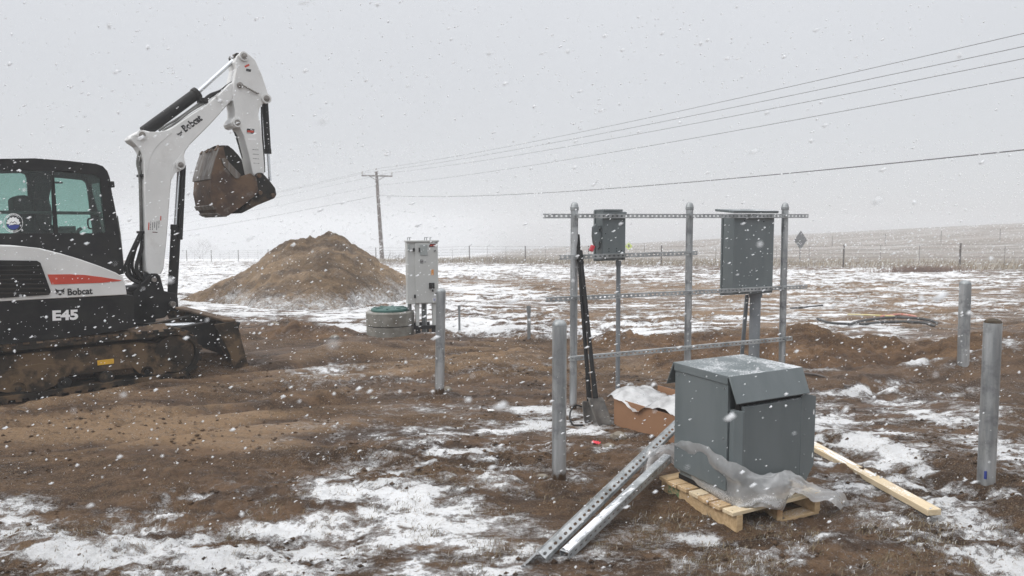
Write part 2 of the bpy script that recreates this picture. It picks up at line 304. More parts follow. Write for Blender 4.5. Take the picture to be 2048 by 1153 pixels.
# earth: dirt with snow lying on it; 'snow' and 'dry' are per-vertex amounts
def earthmat(name, pile=False, fresh=False):
    m, t, b = newmat(name); N = t.nodes.new; L = t.links.new
    geo = N('ShaderNodeNewGeometry'); P = geo.outputs['Position']
    def noise(sc, det=6, ro=.6, st=(1, 1, 1)):
        mp = N('ShaderNodeMapping'); mp.inputs['Scale'].default_value = st; L(P, mp.inputs[0])
        n = N('ShaderNodeTexNoise'); n.inputs['Scale'].default_value = sc; n.inputs['Detail'].default_value = det; n.inputs['Roughness'].default_value = ro
        L(mp.outputs[0], n.inputs['Vector']); return n.outputs[0]
    def mr(v, a, bb, c=0., d=1., sm=True):
        r = N('ShaderNodeMapRange'); r.inputs[1].default_value = a; r.inputs[2].default_value = bb; r.inputs[3].default_value = c; r.inputs[4].default_value = d
        if sm: r.interpolation_type = 'SMOOTHSTEP'
        L(v, r.inputs[0]); return r.outputs[0]
    def math_(op, a, bb):
        q = N('ShaderNodeMath'); q.operation = op
        for i, v in enumerate((a, bb)):
            if isinstance(v, (int, float)): q.inputs[i].default_value = v
            else: L(v, q.inputs[i])
        return q.outputs[0]
    def mix(f, a, bb):
        q = N('ShaderNodeMix'); q.data_type = 'RGBA'
        if isinstance(f, float): q.inputs[0].default_value = f
        else: L(f, q.inputs[0])
        for i, v in ((6, a), (7, bb)):
            if isinstance(v, tuple): q.inputs[i].default_value = (*v, 1)
            else: L(v, q.inputs[i])
        return q.outputs[2]
    def attr(n):
        a = N('ShaderNodeAttribute'); a.attribute_name = n; return a.outputs['Fac']
    sn = attr('snow'); dry = attr('dry'); fld = attr('field')
    n_big = noise(.7, 5, .6, (1, 1.5, 1)); n_mid = noise(4.5, 8, .68, (1, 1.6, 1)); n_fine = noise(38, 6, .7); n_grit = noise(160, 3, .6)
    if pile:
        dark, mid, tan = (.060, .036, .019), (.165, .105, .055), (.29, .20, .115)
    elif fresh:
        dark, mid, tan = (.055, .028, .013), (.150, .082, .038), (.22, .13, .065)
    else:
        dark, mid, tan = (.046, .026, .015), (.132, .078, .043), (.245, .158, .088)
    n_s = noise(14, 7, .72, (1, 1.5, 1)); n_str = noise(1.0, 7, .66, (.55, 3.4, 1)); n_reg = noise(.55, 4, .6, (.8, 1.4, 1))
    gravel = mr(n_reg, .44, .58, .18, 1.0)
    c = mix(mr(math_('ADD', math_('MULTIPLY', n_mid, .5), math_('MULTIPLY', n_str, .5)), .40, .58), dark, mid)
    c = mix(math_('MULTIPLY', mr(math_('ADD', math_('MULTIPLY', n_str, .6), math_('ADD', math_('MULTIPLY', n_big, .4), dry)), .50, .84), .95), c, tan)
    c = mix(math_('MULTIPLY', mr(n_str, .44, .34), .55), c, dark)
    c = mix(math_('MULTIPLY', mr(n_s, .52, .64), .55), c, dark)
    c = mix(math_('MULTIPLY', math_('MULTIPLY', mr(n_fine, .50, .60), .6), gravel), c, dark)  # fine darks put the shade among clods into the colour, besides random grit
    c = mix(math_('MULTIPLY', math_('MULTIPLY', mr(n_fine, .44, .34), .5), gravel), c, tan)
    c = mix(math_('MULTIPLY', math_('MULTIPLY', mr(n_grit, .57, .66), .75), gravel), c, (.36, .27, .18))
    c = mix(math_('MULTIPLY', math_('MULTIPLY', mr(n_grit, .43, .35), .7), gravel), c, (.025, .015, .010))
    # dry pasture, its colour paled a little to add to the distance haze
    g = mix(mr(noise(1.1, 7, .7, (1, 2.0, 1)), .35, .65), (.15, .125, .10), (.26, .22, .18))
    g = mix(mr(noise(14, 5, .7, (1, 1, 1)), .45, .7), g, (.09, .07, .058))
    g = mix(math_('MULTIPLY', mr(noise(.28, 4, .6, (1, 3, 1)), .5, .66), .5), g, (.20, .12, .085))
    c = mix(fld, c, g)
    # snow
    nsn = noise(22, 10, .75, (1, 1.6, 1))
    sv = math_('ADD', sn, math_('MULTIPLY', math_('SUBTRACT', nsn, .5), 1.7))
    sv = math_('ADD', sv, math_('MULTIPLY', math_('SUBTRACT', n_grit, .5), .75))
    sf = mr(sv, .46, .56)
    thin = mr(sv, .10, .5, 0., .46)
    sf = math_('MAXIMUM', sf, thin)
    # grains caught among the crumbs of bare soil
    grains = math_('MULTIPLY', mr(noise(75, 4, .7), .58, .64), mr(math_('ADD', math_('MULTIPLY', n_big, .5), math_('MULTIPLY', n_s, .5)), .46, .60, 0., .62))
    grains = math_('MULTIPLY', grains, math_('SUBTRACT', 1.0, fld))
    sf = math_('MAXIMUM', sf, grains)
    scol = mix(mr(noise(7, 6, .6), .3, .7), (.78, .785, .80), (.70, .70, .70))
    scol = mix(math_('MULTIPLY', mr(noise(48, 6, .75), .55, .64), mr(sv, 1.35, .6, 0., .85)), scol, (.30, .22, .15))
    c = mix(sf, c, scol)
    L(c, b.inputs['Base Color'])
    L(math_('ADD', mr(gravel, .2, 1, .52, .82), math_('MULTIPLY', sf, .2)), b.inputs['Roughness'])
    b.inputs['Specular IOR Level'].default_value = .20
    hgt = math_('MULTIPLY', math_('ADD', math_('MULTIPLY', n_fine, .5), math_('MULTIPLY', n_grit, .28)), gravel)
    hgt = math_('ADD', hgt, math_('ADD', math_('MULTIPLY', n_mid, 1.0), math_('MULTIPLY', n_s, .7)))
    hgt = math_('ADD', hgt, math_('MULTIPLY', sf, .25))
    bp = N('ShaderNodeBump'); bp.inputs['Strength'].default_value = 1.0; bp.inputs['Distance'].default_value = .05
    L(hgt, bp.inputs['Height']); L(bp.outputs[0], b.inputs['Normal'])
    return m
M['earth'] = earthmat('earth'); M['pile'] = earthmat('pile_earth', True); M['fresh'] = earthmat('fresh_earth', False, True)

# ------------------------------------------------------------------ mesh helpers
class MB:
    def __init__(s): s.v = []; s.f = []; s.mi = []; s.m = 0
    def add(s, vs, fs):
        b = len(s.v); s.v += [tuple(p) for p in vs]; s.f += [tuple(i+b for i in f) for f in fs]; s.mi += [s.m]*len(fs)
    def box(s, c, size, rot=None):
        hx, hy, hz = size[0]/2, size[1]/2, size[2]/2
        P = [Vector((x, y, z)) for x in (-hx, hx) for y in (-hy, hy) for z in (-hz, hz)]
        if rot is not None: P = [rot @ p for p in P]
        c = Vector(c)
        s.add([p+c for p in P], [(0, 1, 3, 2), (4, 6, 7, 5), (0, 4, 5, 1), (2, 3, 7, 6), (0, 2, 6, 4), (1, 5, 7, 3)])
    def cyl(s, p0, p1, r0, r1=None, n=16, cap=True):
        p0, p1 = Vector(p0), Vector(p1); r1 = r0 if r1 is None else r1
        d = (p1-p0).normalized(); a = d.orthogonal().normalized(); b = d.cross(a)
        V = []
        for p, r in ((p0, r0), (p1, r1)):
            for k in range(n):
                t = 2*math.pi*k/n; V.append(p+a*(r*math.cos(t))+b*(r*math.sin(t)))
        F = [(k, (k+1) % n, n+(k+1) % n, n+k) for k in range(n)]
        if cap: F += [tuple(range(n-1, -1, -1)), tuple(range(n, 2*n))]
        s.add(V, F)
    def lathe(s, c, prof, n=24, axis=None):
        c = Vector(c); V = []; F = []
        for (r, z) in prof:
            for k in range(n):
                t = 2*math.pi*k/n; V.append(c+Vector((r*math.cos(t), r*math.sin(t), z)))
        for i in range(len(prof)-1):
            for k in range(n):
                F.append((i*n+k, i*n+(k+1) % n, (i+1)*n+(k+1) % n, (i+1)*n+k))
        F.append(tuple(range(n-1, -1, -1))); F.append(tuple((len(prof)-1)*n+k for k in range(n)))
        s.add(V, F)
    def tube(s, pts, r, n=8, closed=False):
        pts = [Vector(p) for p in pts]; V = []; F = []; m = len(pts)
        prev = None
        rs = r if isinstance(r, (list, tuple)) else [r]*m
        for i, p in enumerate(pts):
            d = (pts[min(i+1, m-1)]-pts[max(i-1, 0)]).normalized()
            a = d.orthogonal().normalized() if prev is None else (prev-d*prev.dot(d)).normalized()
            prev = a; b = d.cross(a)
            for k in range(n):
                t = 2*math.pi*k/n; V.append(p+a*(rs[i]*math.cos(t))+b*(rs[i]*math.sin(t)))
        for i in range(m-1):
            for k in range(n): F.append((i*n+k, i*n+(k+1) % n, (i+1)*n+(k+1) % n, (i+1)*n+k))
        F += [tuple(range(n-1, -1, -1)), tuple((m-1)*n+k for k in range(n))]
        s.add(V, F)
    def prism(s, loops, A, B):
        """loops: outer outline then holes (2-D); A and B map 2-D to the two faces."""
        flat = [p for l in loops for p in l]
        tri = tessellate_polygon([[Vector((p[0], p[1], 0)) for p in l] for l in loops])
        n = len(flat)
        V = [A(p) for p in flat]+[B(p) for p in flat]
        F = []
        for t in tri:
            F.append(tuple(t)); F.append(tuple(n+i for i in reversed(t)))
        o = 0
        for l in loops:
            m = len(l)
            for k in range(m): F.append((o+k, o+(k+1) % m, n+o+(k+1) % m, n+o+k))
            o += m
        s.add(V, F)
    def sheet(s, rows):
        nr, nc = len(rows), len(rows[0])
        s.add([p for r in rows for p in r], [(i*nc+j, i*nc+j+1, (i+1)*nc+j+1, (i+1)*nc+j) for i in range(nr-1) for j in range(nc-1)])
    def slotted(s, p0, p1, wdir, ndir, width, pitch=.048, sl=.026, sw=.014, th=.0028):
        p0, p1 = Vector(p0), Vector(p1); L = (p1-p0).length; d = (p1-p0)/L; wdir = Vector(wdir); ndir = Vector(ndir)
        n = max(1, round(L/pitch)); pc = L/n; hw = width/2
        for i in range(n):
            a0 = i*pc; c = a0+pc/2; a1 = a0+pc
            q = .006
            outer = [(a0, -hw), (c, -hw), (a1, -hw), (a1, 0), (a1, hw), (c, hw), (a0, hw), (a0, 0)]
            inner = [(c-sl/2, -sw/2+q), (c-sl/2+q, -sw/2), (c+sl/2-q, -sw/2), (c+sl/2, -sw/2+q), (c+sl/2, sw/2-q), (c+sl/2-q, sw/2), (c-sl/2+q, sw/2), (c-sl/2, sw/2-q)]
            # eight inner points, eight outer points, stitched with one triangle/quads ring
            O = [(a0, -hw), (c-sl/4, -hw), (c+sl/4, -hw), (a1, -hw), (a1, hw), (c+sl/4, hw), (c-sl/4, hw), (a0, hw)]
            V = []
            for off in (0, th):
                for pt in O+inner: V.append(p0+d*pt[0]+wdir*pt[1]+ndir*off)
            F = []
            for k in range(8):
                k2 = (k+1) % 8
                F.append((k, k2, 8+k2, 8+k)); F.append((16+k2, 16+k, 24+k, 24+k2)); F.append((8+k, 8+k2, 24+k2, 24+k))
            F += [(0, 16, 17, 1), (1, 17, 18, 2), (2, 18, 19, 3), (4, 20, 21, 5), (5, 21, 22, 6), (6, 22, 23, 7)]
            if i == 0: F.append((7, 23, 16, 0))
            if i == n-1: F.append((3, 19, 20, 4))
            s.add(V, F)
    def text(s, txt, mp, size=1.0, bold=0.0, depth=.0):
        vs, fs = text_geo(txt, bold)
        s.add([mp(Vector((v[0]*size, v[1]*size, 0))) for v in vs], fs)
    def build(s, name, mat, parent=None, bevel=0, smooth=True, ang=35, seg=2):
        me = bpy.data.meshes.new(name); me.from_pydata(s.v, [], s.f)
        mats = mat if isinstance(mat, (list, tuple)) else [mat]
        for q in mats: me.materials.append(q)
        if len(mats) > 1: me.polygons.foreach_set('material_index', s.mi)
        bm = bmesh.new(); bm.from_mesh(me); bmesh.ops.recalc_face_normals(bm, faces=bm.faces); bm.to_mesh(me); bm.free()
        if smooth:
            me.polygons.foreach_set('use_smooth', [True]*len(me.polygons)); me.set_sharp_from_angle(angle=R(ang))
        me.update()
        o = bpy.data.objects.new(name, me); COL.objects.link(o)
        if parent is not None: o.parent = parent
        if bevel:
            b = o.modifiers.new('bevel', 'BEVEL'); b.width = bevel; b.segments = seg; b.limit_method = 'ANGLE'; b.angle_limit = R(40); b.harden_normals = False
        return o
_tcache = {}
def text_geo(txt, bold=0.0):
    if (txt, bold) in _tcache: return _tcache[(txt, bold)]
    cu = bpy.data.curves.new('lettering', 'FONT'); cu.body = txt; cu.size = 1.0; cu.offset = bold; cu.resolution_u = 3
    ob = bpy.data.objects.new('lettering', cu); COL.objects.link(ob)
    dg = bpy.context.evaluated_depsgraph_get(); me = bpy.data.meshes.new_from_object(ob.evaluated_get(dg))
    vs = [tuple(v.co) for v in me.vertices]; fs = [tuple(p.vertices) for p in me.polygons]
    bpy.data.objects.remove(ob); bpy.data.curves.remove(cu); bpy.data.meshes.remove(me)
    x0 = min(v[0] for v in vs); vs = [(v[0]-x0, v[1]) for v in vs]
    _tcache[(txt, bold)] = (vs, fs); return vs, fs
def tag(o, label=None, cat=None, group=None, kind=None):
    if label: o['label'] = label
    if cat: o['category'] = cat
    if group: o['group'] = group
    if kind: o['kind'] = kind
    return o
def thing(name, label, cat, loc=(0, 0, 0), rz=0.0, group=None):
    o = bpy.data.objects.new(name, None); o.empty_display_size = .2; COL.objects.link(o)
    o.location = loc; o.rotation_euler = (0, 0, rz)
    return tag(o, label, cat, group)
def circ(cx, cy, r, n=20, a0=0, a1=2*math.pi):
    return [(cx+r*math.cos(a0+(a1-a0)*k/n), cy+r*math.sin(a0+(a1-a0)*k/n)) for k in range(n)]
def catmull(pts, n=8):
    P = [Vector(p) for p in pts]; P = [P[0]*2-P[1]]+P+[P[-1]*2-P[-2]]; out = []
    for i in range(1, len(P)-2):
        for k in range(n):
            t = k/n; a, b, c, d = P[i-1], P[i], P[i+1], P[i+2]
            out.append(.5*((2*b)+(c-a)*t+(2*a-5*b+4*c-d)*t*t+(3*b-a-3*c+d)*t**3))
    out.append(P[-2]); return out

# ------------------------------------------------------------------ ground sheet
# lying snow: ellipses given where they lie on the ground (cx, cy, rx, ry, tilt, amount) in frame coordinates
SNOW = [(420, 565, 190, 55, 0, .62), (330, 560, 120, 40, 0, .5), (480, 615, 170, 26, 0, .5), (620, 600, 230, 16, 0, .55), (700, 640, 70, 24, 12, .95), (640, 738, 70, 14, 0, .45),
  (960, 578, 95, 9, 4, 1.0), (930, 648, 110, 24, 0, .85), (960, 655, 60, 16, 0, .5), (1150, 662, 130, 14, 0, .85), (1280, 660, 200, 14, -3, .55), (1000, 625, 120, 10, 0, .35), (880, 610, 90, 12, 0, .55),
  (1850, 560, 330, 26, 0, .45), (1500, 550, 500, 16, 0, .45), (1300, 640, 300, 10, 0, .35), (1250, 585, 420, 26, 0, .24), (950, 600, 120, 26, 0, .2), (1400, 620, 300, 22, 0, .2), (1720, 660, 110, 18, 0, .6), (1780, 705, 150, 20, 5, .72), (1650, 690, 90, 14, 0, .5), (1950, 690, 120, 20, 0, .5), (1950, 620, 140, 30, 0, .35), (1780, 600, 260, 24, 0, .28), (1630, 640, 80, 20, 0, .45),
  (900, 545, 260, 14, 0, .55), (1100, 535, 300, 10, 0, .35), (650, 540, 300, 14, 0, .5), (1150, 610, 300, 18, 0, .10),
  (1725, 780, 100, 11, -9, .75), (1300, 770, 70, 20, 0, .35), (1620, 740, 60, 6, 0, .3),
  (1710, 850, 140, 34, 14, .62), (1850, 830, 120, 26, 18, .42), (1780, 925, 170, 36, 28, .7), (1660, 950, 80, 22, 15, .8), (1900, 1075, 190, 52, 24, .66), (2030, 1110, 130, 40, 20, .5), (1985, 985, 70, 13, 0, .75), (1970, 860, 140, 42, 18, .42), (2030, 930, 80, 30, 15, .35),
  (910, 905, 130, 50, 12, .44), (920, 905, 70, 22, 14, .2), (1010, 845, 80, 26, 0, .35), (1085, 825, 75, 17, 0, .6), (1160, 880, 150, 34, 0, .40), (1150, 950, 50, 13, 0, .6), (1230, 905, 80, 20, 0, .2), (1130, 845, 90, 20, 0, .5), (960, 960, 140, 40, 0, .2),
  (640, 1085, 190, 60, -6, .95), (420, 1095, 200, 40, -14, .46), (600, 1140, 260, 40, 0, .5), (230, 1070, 200, 46, -16, .42), (110, 1130, 180, 40, 0, .42), (745, 1035, 100, 90, 0, .62), (690, 985, 130, 34, 0, .35), (330, 1010, 110, 28, -15, .45), (840, 1060, 170, 90, 20, .26), (990, 1110, 150, 50, 0, .26), (940, 1010, 110, 26, 15, .3), (40, 1030, 90, 40, 0, .35), (880, 1130, 120, 50, 0, .3),
  (1300, 1110, 260, 60, 0, .13), (1480, 1090, 260, 70, 0, .12), (1200, 1000, 110, 40, 0, .06), (1420, 1080, 60, 9, 5, .35), (1640, 1075, 60, 9, 0, .32), (1700, 1120, 120, 40, 0, .15), (1250, 840, 100, 40, 0, .15), (700, 860, 200, 16, 5, .1), (830, 815, 130, 12, 0, .25), (800, 790, 90, 8, 0, .16), (1640, 1120, 160, 30, 0, .1), (640, 770, 420, 30, -4, .10), (950, 730, 260, 26, -3, .13), (500, 870, 300, 40, 0, .06), (60, 1050, 90, 40, 0, .3), (40, 1120, 140, 50, 0, .3), (2000, 800, 120, 30, 10, .2), (1640, 890, 90, 30, 10, .3)]
DRY = [(1750, 600, 420, 60, 0, .26), (1400, 640, 300, 30, 0, .12), (150, 860, 260, 40, 0, .3), (500, 850, 260, 50, 5, .28), (700, 760, 420, 26, -4, .08), (1300, 740, 200, 26, 0, .12), (1050, 575, 500, 26, 0, .22), (1100, 620, 300, 20, 0, .1), (1330, 1080, 230, 70, 0, .1), (750, 725, 420, 18, -4, .06), (1200, 960, 260, 60, 0, -.14), (1900, 900, 260, 90, 0, -.16), (850, 940, 300, 90, 0, -.1), (200, 970, 260, 40, 0, -.04), (300, 785, 260, 25, -8, -.06), (1000, 725, 280, 30, 0, .1)]
def paint(px, py, ells):
    o = np.zeros_like(px)
    for (cx, cy, rx, ry, a, v) in ells:
        c, s = math.cos(R(a)), math.sin(R(a)); dx, dy = px-cx, py-cy
        q = ((dx*c+dy*s)/rx)**2+((-dx*s+dy*c)/ry)**2
        o = o+v*np.exp(-np.minimum(q**1.3, 30)*.9)
    return o
def snow_amount(x, y, z):
    px, py = project(x, y, np.zeros_like(x) if np.ndim(z) == 0 else z)
    off = np.isnan(px)
    px = np.where(off, 0, px); py = np.where(off, 9999, py)
    s = np.clip(paint(px, py, SNOW), 0, 1.05)
    inside = sstep(-500, -60, px)*sstep(2550, 2110, px)*sstep(1500, 1200, py)
    gen = .55*sstep(.45, .65, fbm(x*.45, y*.9, 4, 90))
    s = s*inside+gen*(1-inside)
    d = np.hypot(x, y)
    n1 = fbm(x*1.1, y*3.2, 5, 60, .6)-.5           # streaks blown along the wind
    n2 = fbm(x*6, y*11, 4, 70, .6)-.5
    n3 = fbm(x*24, y*30, 3, 75, .65)-.5
    kk = sstep(6, 16, d)
    s = np.where(s > .55, .55+(s-.55)*.55, s)
    return s*(.86+.12*kk)-.05+n1*(1.7+.6*kk)*np.clip(s*1.8+.12, .1, 1)+n2*1.6*np.clip(s*2+.2, .15, 1)+n3*.5*np.clip(s*2+.3, .3, 1)
def dry_amount(x, y, z):
    px, py = project(x, y, z); px = np.where(np.isnan(px), 0, px); py = np.where(np.isnan(py), 9999, py)
    o = paint(px, py, DRY)
    wob = (vnoise(x*.9, y*.9, 31)-.5)*.22
    for (ax, ay, bx, by, wd, h) in RUTS:                      # wet ruts darker, ridges paler: relief shading put into the colour
        if ax > 1: continue
        L = math.hypot(bx-ax, by-ay); ux, uy = (bx-ax)/L, (by-ay)/L
        tt = (x-ax)*ux+(y-ay)*uy; dd = -(x-ax)*uy+(y-ay)*ux+wob
        env = sstep(-.6, .4, tt)*sstep(L+.6, L-.4, tt)
        o = o+(-.30 if h < 0 else .14)*np.exp(-np.minimum((dd/(wd*.9))**2, 30))*env*(.3+1.0*vnoise(tt*1.2, dd*0+by, 23))
    return np.clip(o, -.4, .4)
def set_attr(me, name, arr):
    a = me.attributes.new(name, 'FLOAT', 'POINT'); a.data.foreach_set('value', np.ascontiguousarray(arr, dtype=np.float32))
def build_ground():
    ang = np.concatenate([np.linspace(-180, -44, 46, endpoint=False), np.linspace(-44, 44, 800, endpoint=False), np.linspace(44, 180, 46, endpoint=False)])
    ang = np.radians(ang)
    rad = [.15, .5, 1.0, 1.6, 2.1, 2.6]
    while rad[-1] < 3: rad.append(rad[-1]+.05)
    while rad[-1] < 26: rad.append(rad[-1]*1.0036)
    while rad[-1] < 140: rad.append(rad[-1]*1.009)
    while rad[-1] < 420: rad.append(rad[-1]*1.02)
    rad = np.array(rad); nr, na = len(rad), len(ang)
    A, Rr = np.meshgrid(ang, rad)
    x = (Rr*np.sin(A)).ravel(); y = (Rr*np.cos(A)).ravel()
    z = H(x, y)
    sn = snow_amount(x, y, z)
    fs = fence_side(x, y)
    fld = sstep(-2.5, 2.0, fs+2.0*(fbm(x*.4, y*.4, 3, 15)-.5))
    sn = np.where(fs > 0, sn*(1-fld)+fld*(.16+.62*sstep(2, -14, x)+.8*(fbm(x*.12, y*.5, 4, 44)-.5)), sn)
    z = z+.006*sstep(.45, .8, sn)*sstep(40, 10, Rr.ravel())
    idx = np.arange(nr*na).reshape(nr, na)
    a = idx[:-1, :]; b = np.roll(idx, -1, 1)[:-1, :]; c = np.roll(idx, -1, 1)[1:, :]; d = idx[1:, :]
    q = np.stack([a, d, c, b], -1).reshape(-1, 4)
    me = bpy.data.meshes.new('ground'); n = nr*na
    me.vertices.add(n+1); co = np.zeros((n+1, 3), np.float32); co[:n, 0] = x; co[:n, 1] = y; co[:n, 2] = z; co[n] = (0, 0, Hs(0, 0))
    me.vertices.foreach_set('co', co.ravel())
    tri = np.stack([np.full(na, n), idx[0], np.roll(idx[0], -1)], -1)
    me.loops.add(q.size+tri.size); me.loops.foreach_set('vertex_index', np.concatenate([q.ravel(), tri.ravel()]).astype(np.int32))
    me.polygons.add(len(q)+len(tri))
    ls = np.concatenate([np.arange(len(q))*4, len(q)*4+np.arange(len(tri))*3]).astype(np.int32)
    me.polygons.foreach_set('loop_start', ls)
    me.polygons.foreach_set('use_smooth', np.ones(len(ls), bool))
    me.update(calc_edges=True); me.validate()
    z1 = lambda v: np.append(v, 0)
    set_attr(me, 'snow', z1(sn)); set_attr(me, 'dry', z1(dry_amount(x, y, z))); set_attr(me, 'field', z1(fld))
    me.materials.append(M['earth'])
    o = bpy.data.objects.new('ground', me); COL.objects.link(o); o['kind'] = 'structure'
    return o
build_ground()

# ------------------------------------------------------------------ piles of soil
def heightfield(name, x0, x1, y0, y1, nx, ny, hf, label, cat, group=None, snowf=None, mat='pile'):
    X, Y = np.meshgrid(np.linspace(x0, x1, nx), np.linspace(y0, y1, ny)); x = X.ravel(); y = Y.ravel()
    g = H(x, y); h = hf(x, y); z = g+np.maximum(h, -.06)
    cx, cy = (x0+x1)/2, (y0+y1)/2; zb = Hs(cx, cy)
    me = bpy.data.meshes.new(name)
    idx = np.arange(nx*ny).reshape(ny, nx)
    q = np.stack([idx[:-1, :-1], idx[:-1, 1:], idx[1:, 1:], idx[1:, :-1]], -1).reshape(-1, 4)
    hh = np.maximum.reduce([h[q[:, k]] for k in range(4)]); q = q[hh > -.05]
    me.from_pydata(np.stack([x-cx, y-cy, z-zb], -1).tolist(), [], q.tolist())
    me.polygons.foreach_set('use_smooth', [True]*len(me.polygons))
    set_attr(me, 'snow', snowf(x, y, h) if snowf else np.zeros_like(x)); set_attr(me, 'dry', .12*np.ones_like(x)+.25*(fbm(x*.8, y*.8, 3, 71)-.5)); set_attr(me, 'field', np.zeros_like(x))
    me.materials.append(M[mat])
    o = bpy.data.objects.new(name, me); COL.objects.link(o); o.location = (cx, cy, zb)
    tag(o, label, cat, group)
    return o
YP = 18.6
sil = [(250, 640), (300, 622), (340, 611), (370, 601), (410, 585), (450, 566), (500, 539), (530, 514), (560, 492), (580, 480), (610, 478), (640, 477), (656, 473), (675, 477), (700, 488), (725, 503), (750, 519), (780, 536), (810, 553), (840, 574), (870, 592), (900, 606)]
sx = np.array([at(p[0], p[1], YP).x for p in sil]); sz = np.array([at(p[0], p[1], YP).z for p in sil])
def pile1(x, y):
    zr = np.interp(x, sx, sz)
    dy = y-YP+.25*np.sin(x*1.3)
    z = zr-.58*(np.sqrt(dy*dy+.25**2)-.25)
    z = z+.12*(fbm(x*1.2, y*1.2, 3, 33)-.5)*sstep(-.4, .6, z)+.15*(1-np.abs(2*fbm(x*2.4, y*2.4, 3, 38)-1)-.6)+.10*(fbm(x*6, y*6, 3, 36, .6)-.5)
    hole = np.exp(-(((x+4.73)/.33)**2+((y-17.1)/.22)**2)); z = z-.14*hole
    return z-H(x, y, False)
def pile1_snow(x, y, h):
    px, py = project(x, y, h+H(x, y, False))
    low = sstep(.50, .05, h)*.46*sstep(-8.2, -6.6, x)
    right = .22*np.exp(-(((px-790)/40)**2+((py-570)/22)**2))
    return low+right+.55*(fbm(x*3, y*5, 5, 51, .65)-.5)+.5*(fbm(x*14, y*18, 3, 52)-.5)*np.clip(low*2+.35, 0, 1)
heightfield('dirt_pile', sx[0]-.3, sx[-1]+.6, 14.6, 22.8, 420, 330, pile1, 'tall brown heap of excavated soil with two humps on its crest', 'dirt pile', snowf=pile1_snow)
def mound(label, spots, x0, x1, y0, y1, seed, n=(260, 120), group=None, sn=-.08, mat='fresh'):
    def hf(x, y):
        h = -.05*np.ones_like(x)
        for (bx, by, rx, ry, hh) in spots:
            r_ = np.sqrt(((x-bx)/rx)**2+((y-by)/ry)**2+.02)
            h = np.maximum(h, hh*(1.14-r_*.78))
        return np.maximum(h, -.08)+(.14*(fbm(x*2.6, y*2.6, 4, seed)-.5)+.06*(1-np.abs(2*fbm(x*7, y*7, 3, seed+5)-1)-.6)+.06*(fbm(x*13, y*13, 3, seed+3)-.5))*sstep(-.08, .1, h)
    return heightfield('soil_mound', x0, x1, y0, y1, n[0], n[1], hf, label, 'soil mound', group, snowf=lambda x, y, h: sn+.5*(fbm(x*4, y*6, 4, seed+9)-.5), mat=mat)
a = gnd(1640, 735)
mound('fresh brown soil mound behind the big grey transformer', [(a.x-.05, a.y+.40, .85, .52, .42), (a.x+.75, a.y+.35, .75, .42, .29), (a.x+1.45, a.y+.3, .7, .4, .17), (a.x-.9, a.y+.4, .8, .5, .28)], a.x-2.6, a.x+2.6, a.y-.8, a.y+1.6, 101)
b_ = gnd(1410, 700)
mound('low soil bank behind the middle of the metal post rack', [(b_.x, b_.y+.5, 1.1, .4, .12), (b_.x-.9, b_.y+.55, .6, .3, .06), (b_.x+.8, b_.y+.5, .9, .4, .15)], b_.x-2.2, b_.x+2.2, b_.y-.6, b_.y+1.4, 141, sn=-.02)
c_ = gnd(590, 668)
mound('small clod heap with a stone left of the concrete rings', [(c_.x, c_.y+.2, .42, .28, .24), (c_.x+.45, c_.y+.1, .4, .25, .16)], c_.x-1.1, c_.x+1.3, c_.y-.6, c_.y+1.0, 171, (120, 80), sn=.04)

# ------------------------------------------------------------------ excavator
HEAD = R(42); U = Vector((math.cos(HEAD), math.sin(HEAD), 0)); NL = Vector((-math.sin(HEAD), math.cos(HEAD), 0))
P0 = gnd(0, 804, 0.0); EO = P0+NL*.96; EO.z = 0.0
ex = thing('compact_excavator', 'white and black compact excavator on muddy rubber tracks, bucket curled high', 'excavator', EO, HEAD)
def pl(px, py, off):                          # pixel -> (forward, height) on the machine's vertical plane at lateral offset
    d = ray(px, py); q = CAM-EO
    # q + d*s - NL*off = U*t + z
    s = (off-q.dot(NL))/d.dot(NL); p = q+d*s
    return (p.dot(U), p.z)
def pls(pts, off): return [pl(x, y, off) for x, y in pts]
def slab(name, pts, off0, off1, mat, parent=ex, holes=(), bevel=.008, trace=None, ang=35):
    tr = off0 if trace is None else trace
    mb = MB(); mb.prism([pls(pts, tr)]+[pls(h, tr) for h in holes], lambda p: Vector((p[0], off0, p[1])), lambda p: Vector((p[0], off1, p[1])))
    return mb.build(name, mat, parent, bevel, ang=ang)
def L3(px, py, off): t, z = pl(px, py, off); return Vector((t, off, z))
def rod(mb, a, b, off, r, n=16): mb.cyl(L3(*a, off), L3(*b, off), r, n=n)
PX = 8.3/1400                                  # metres per photo pixel about there
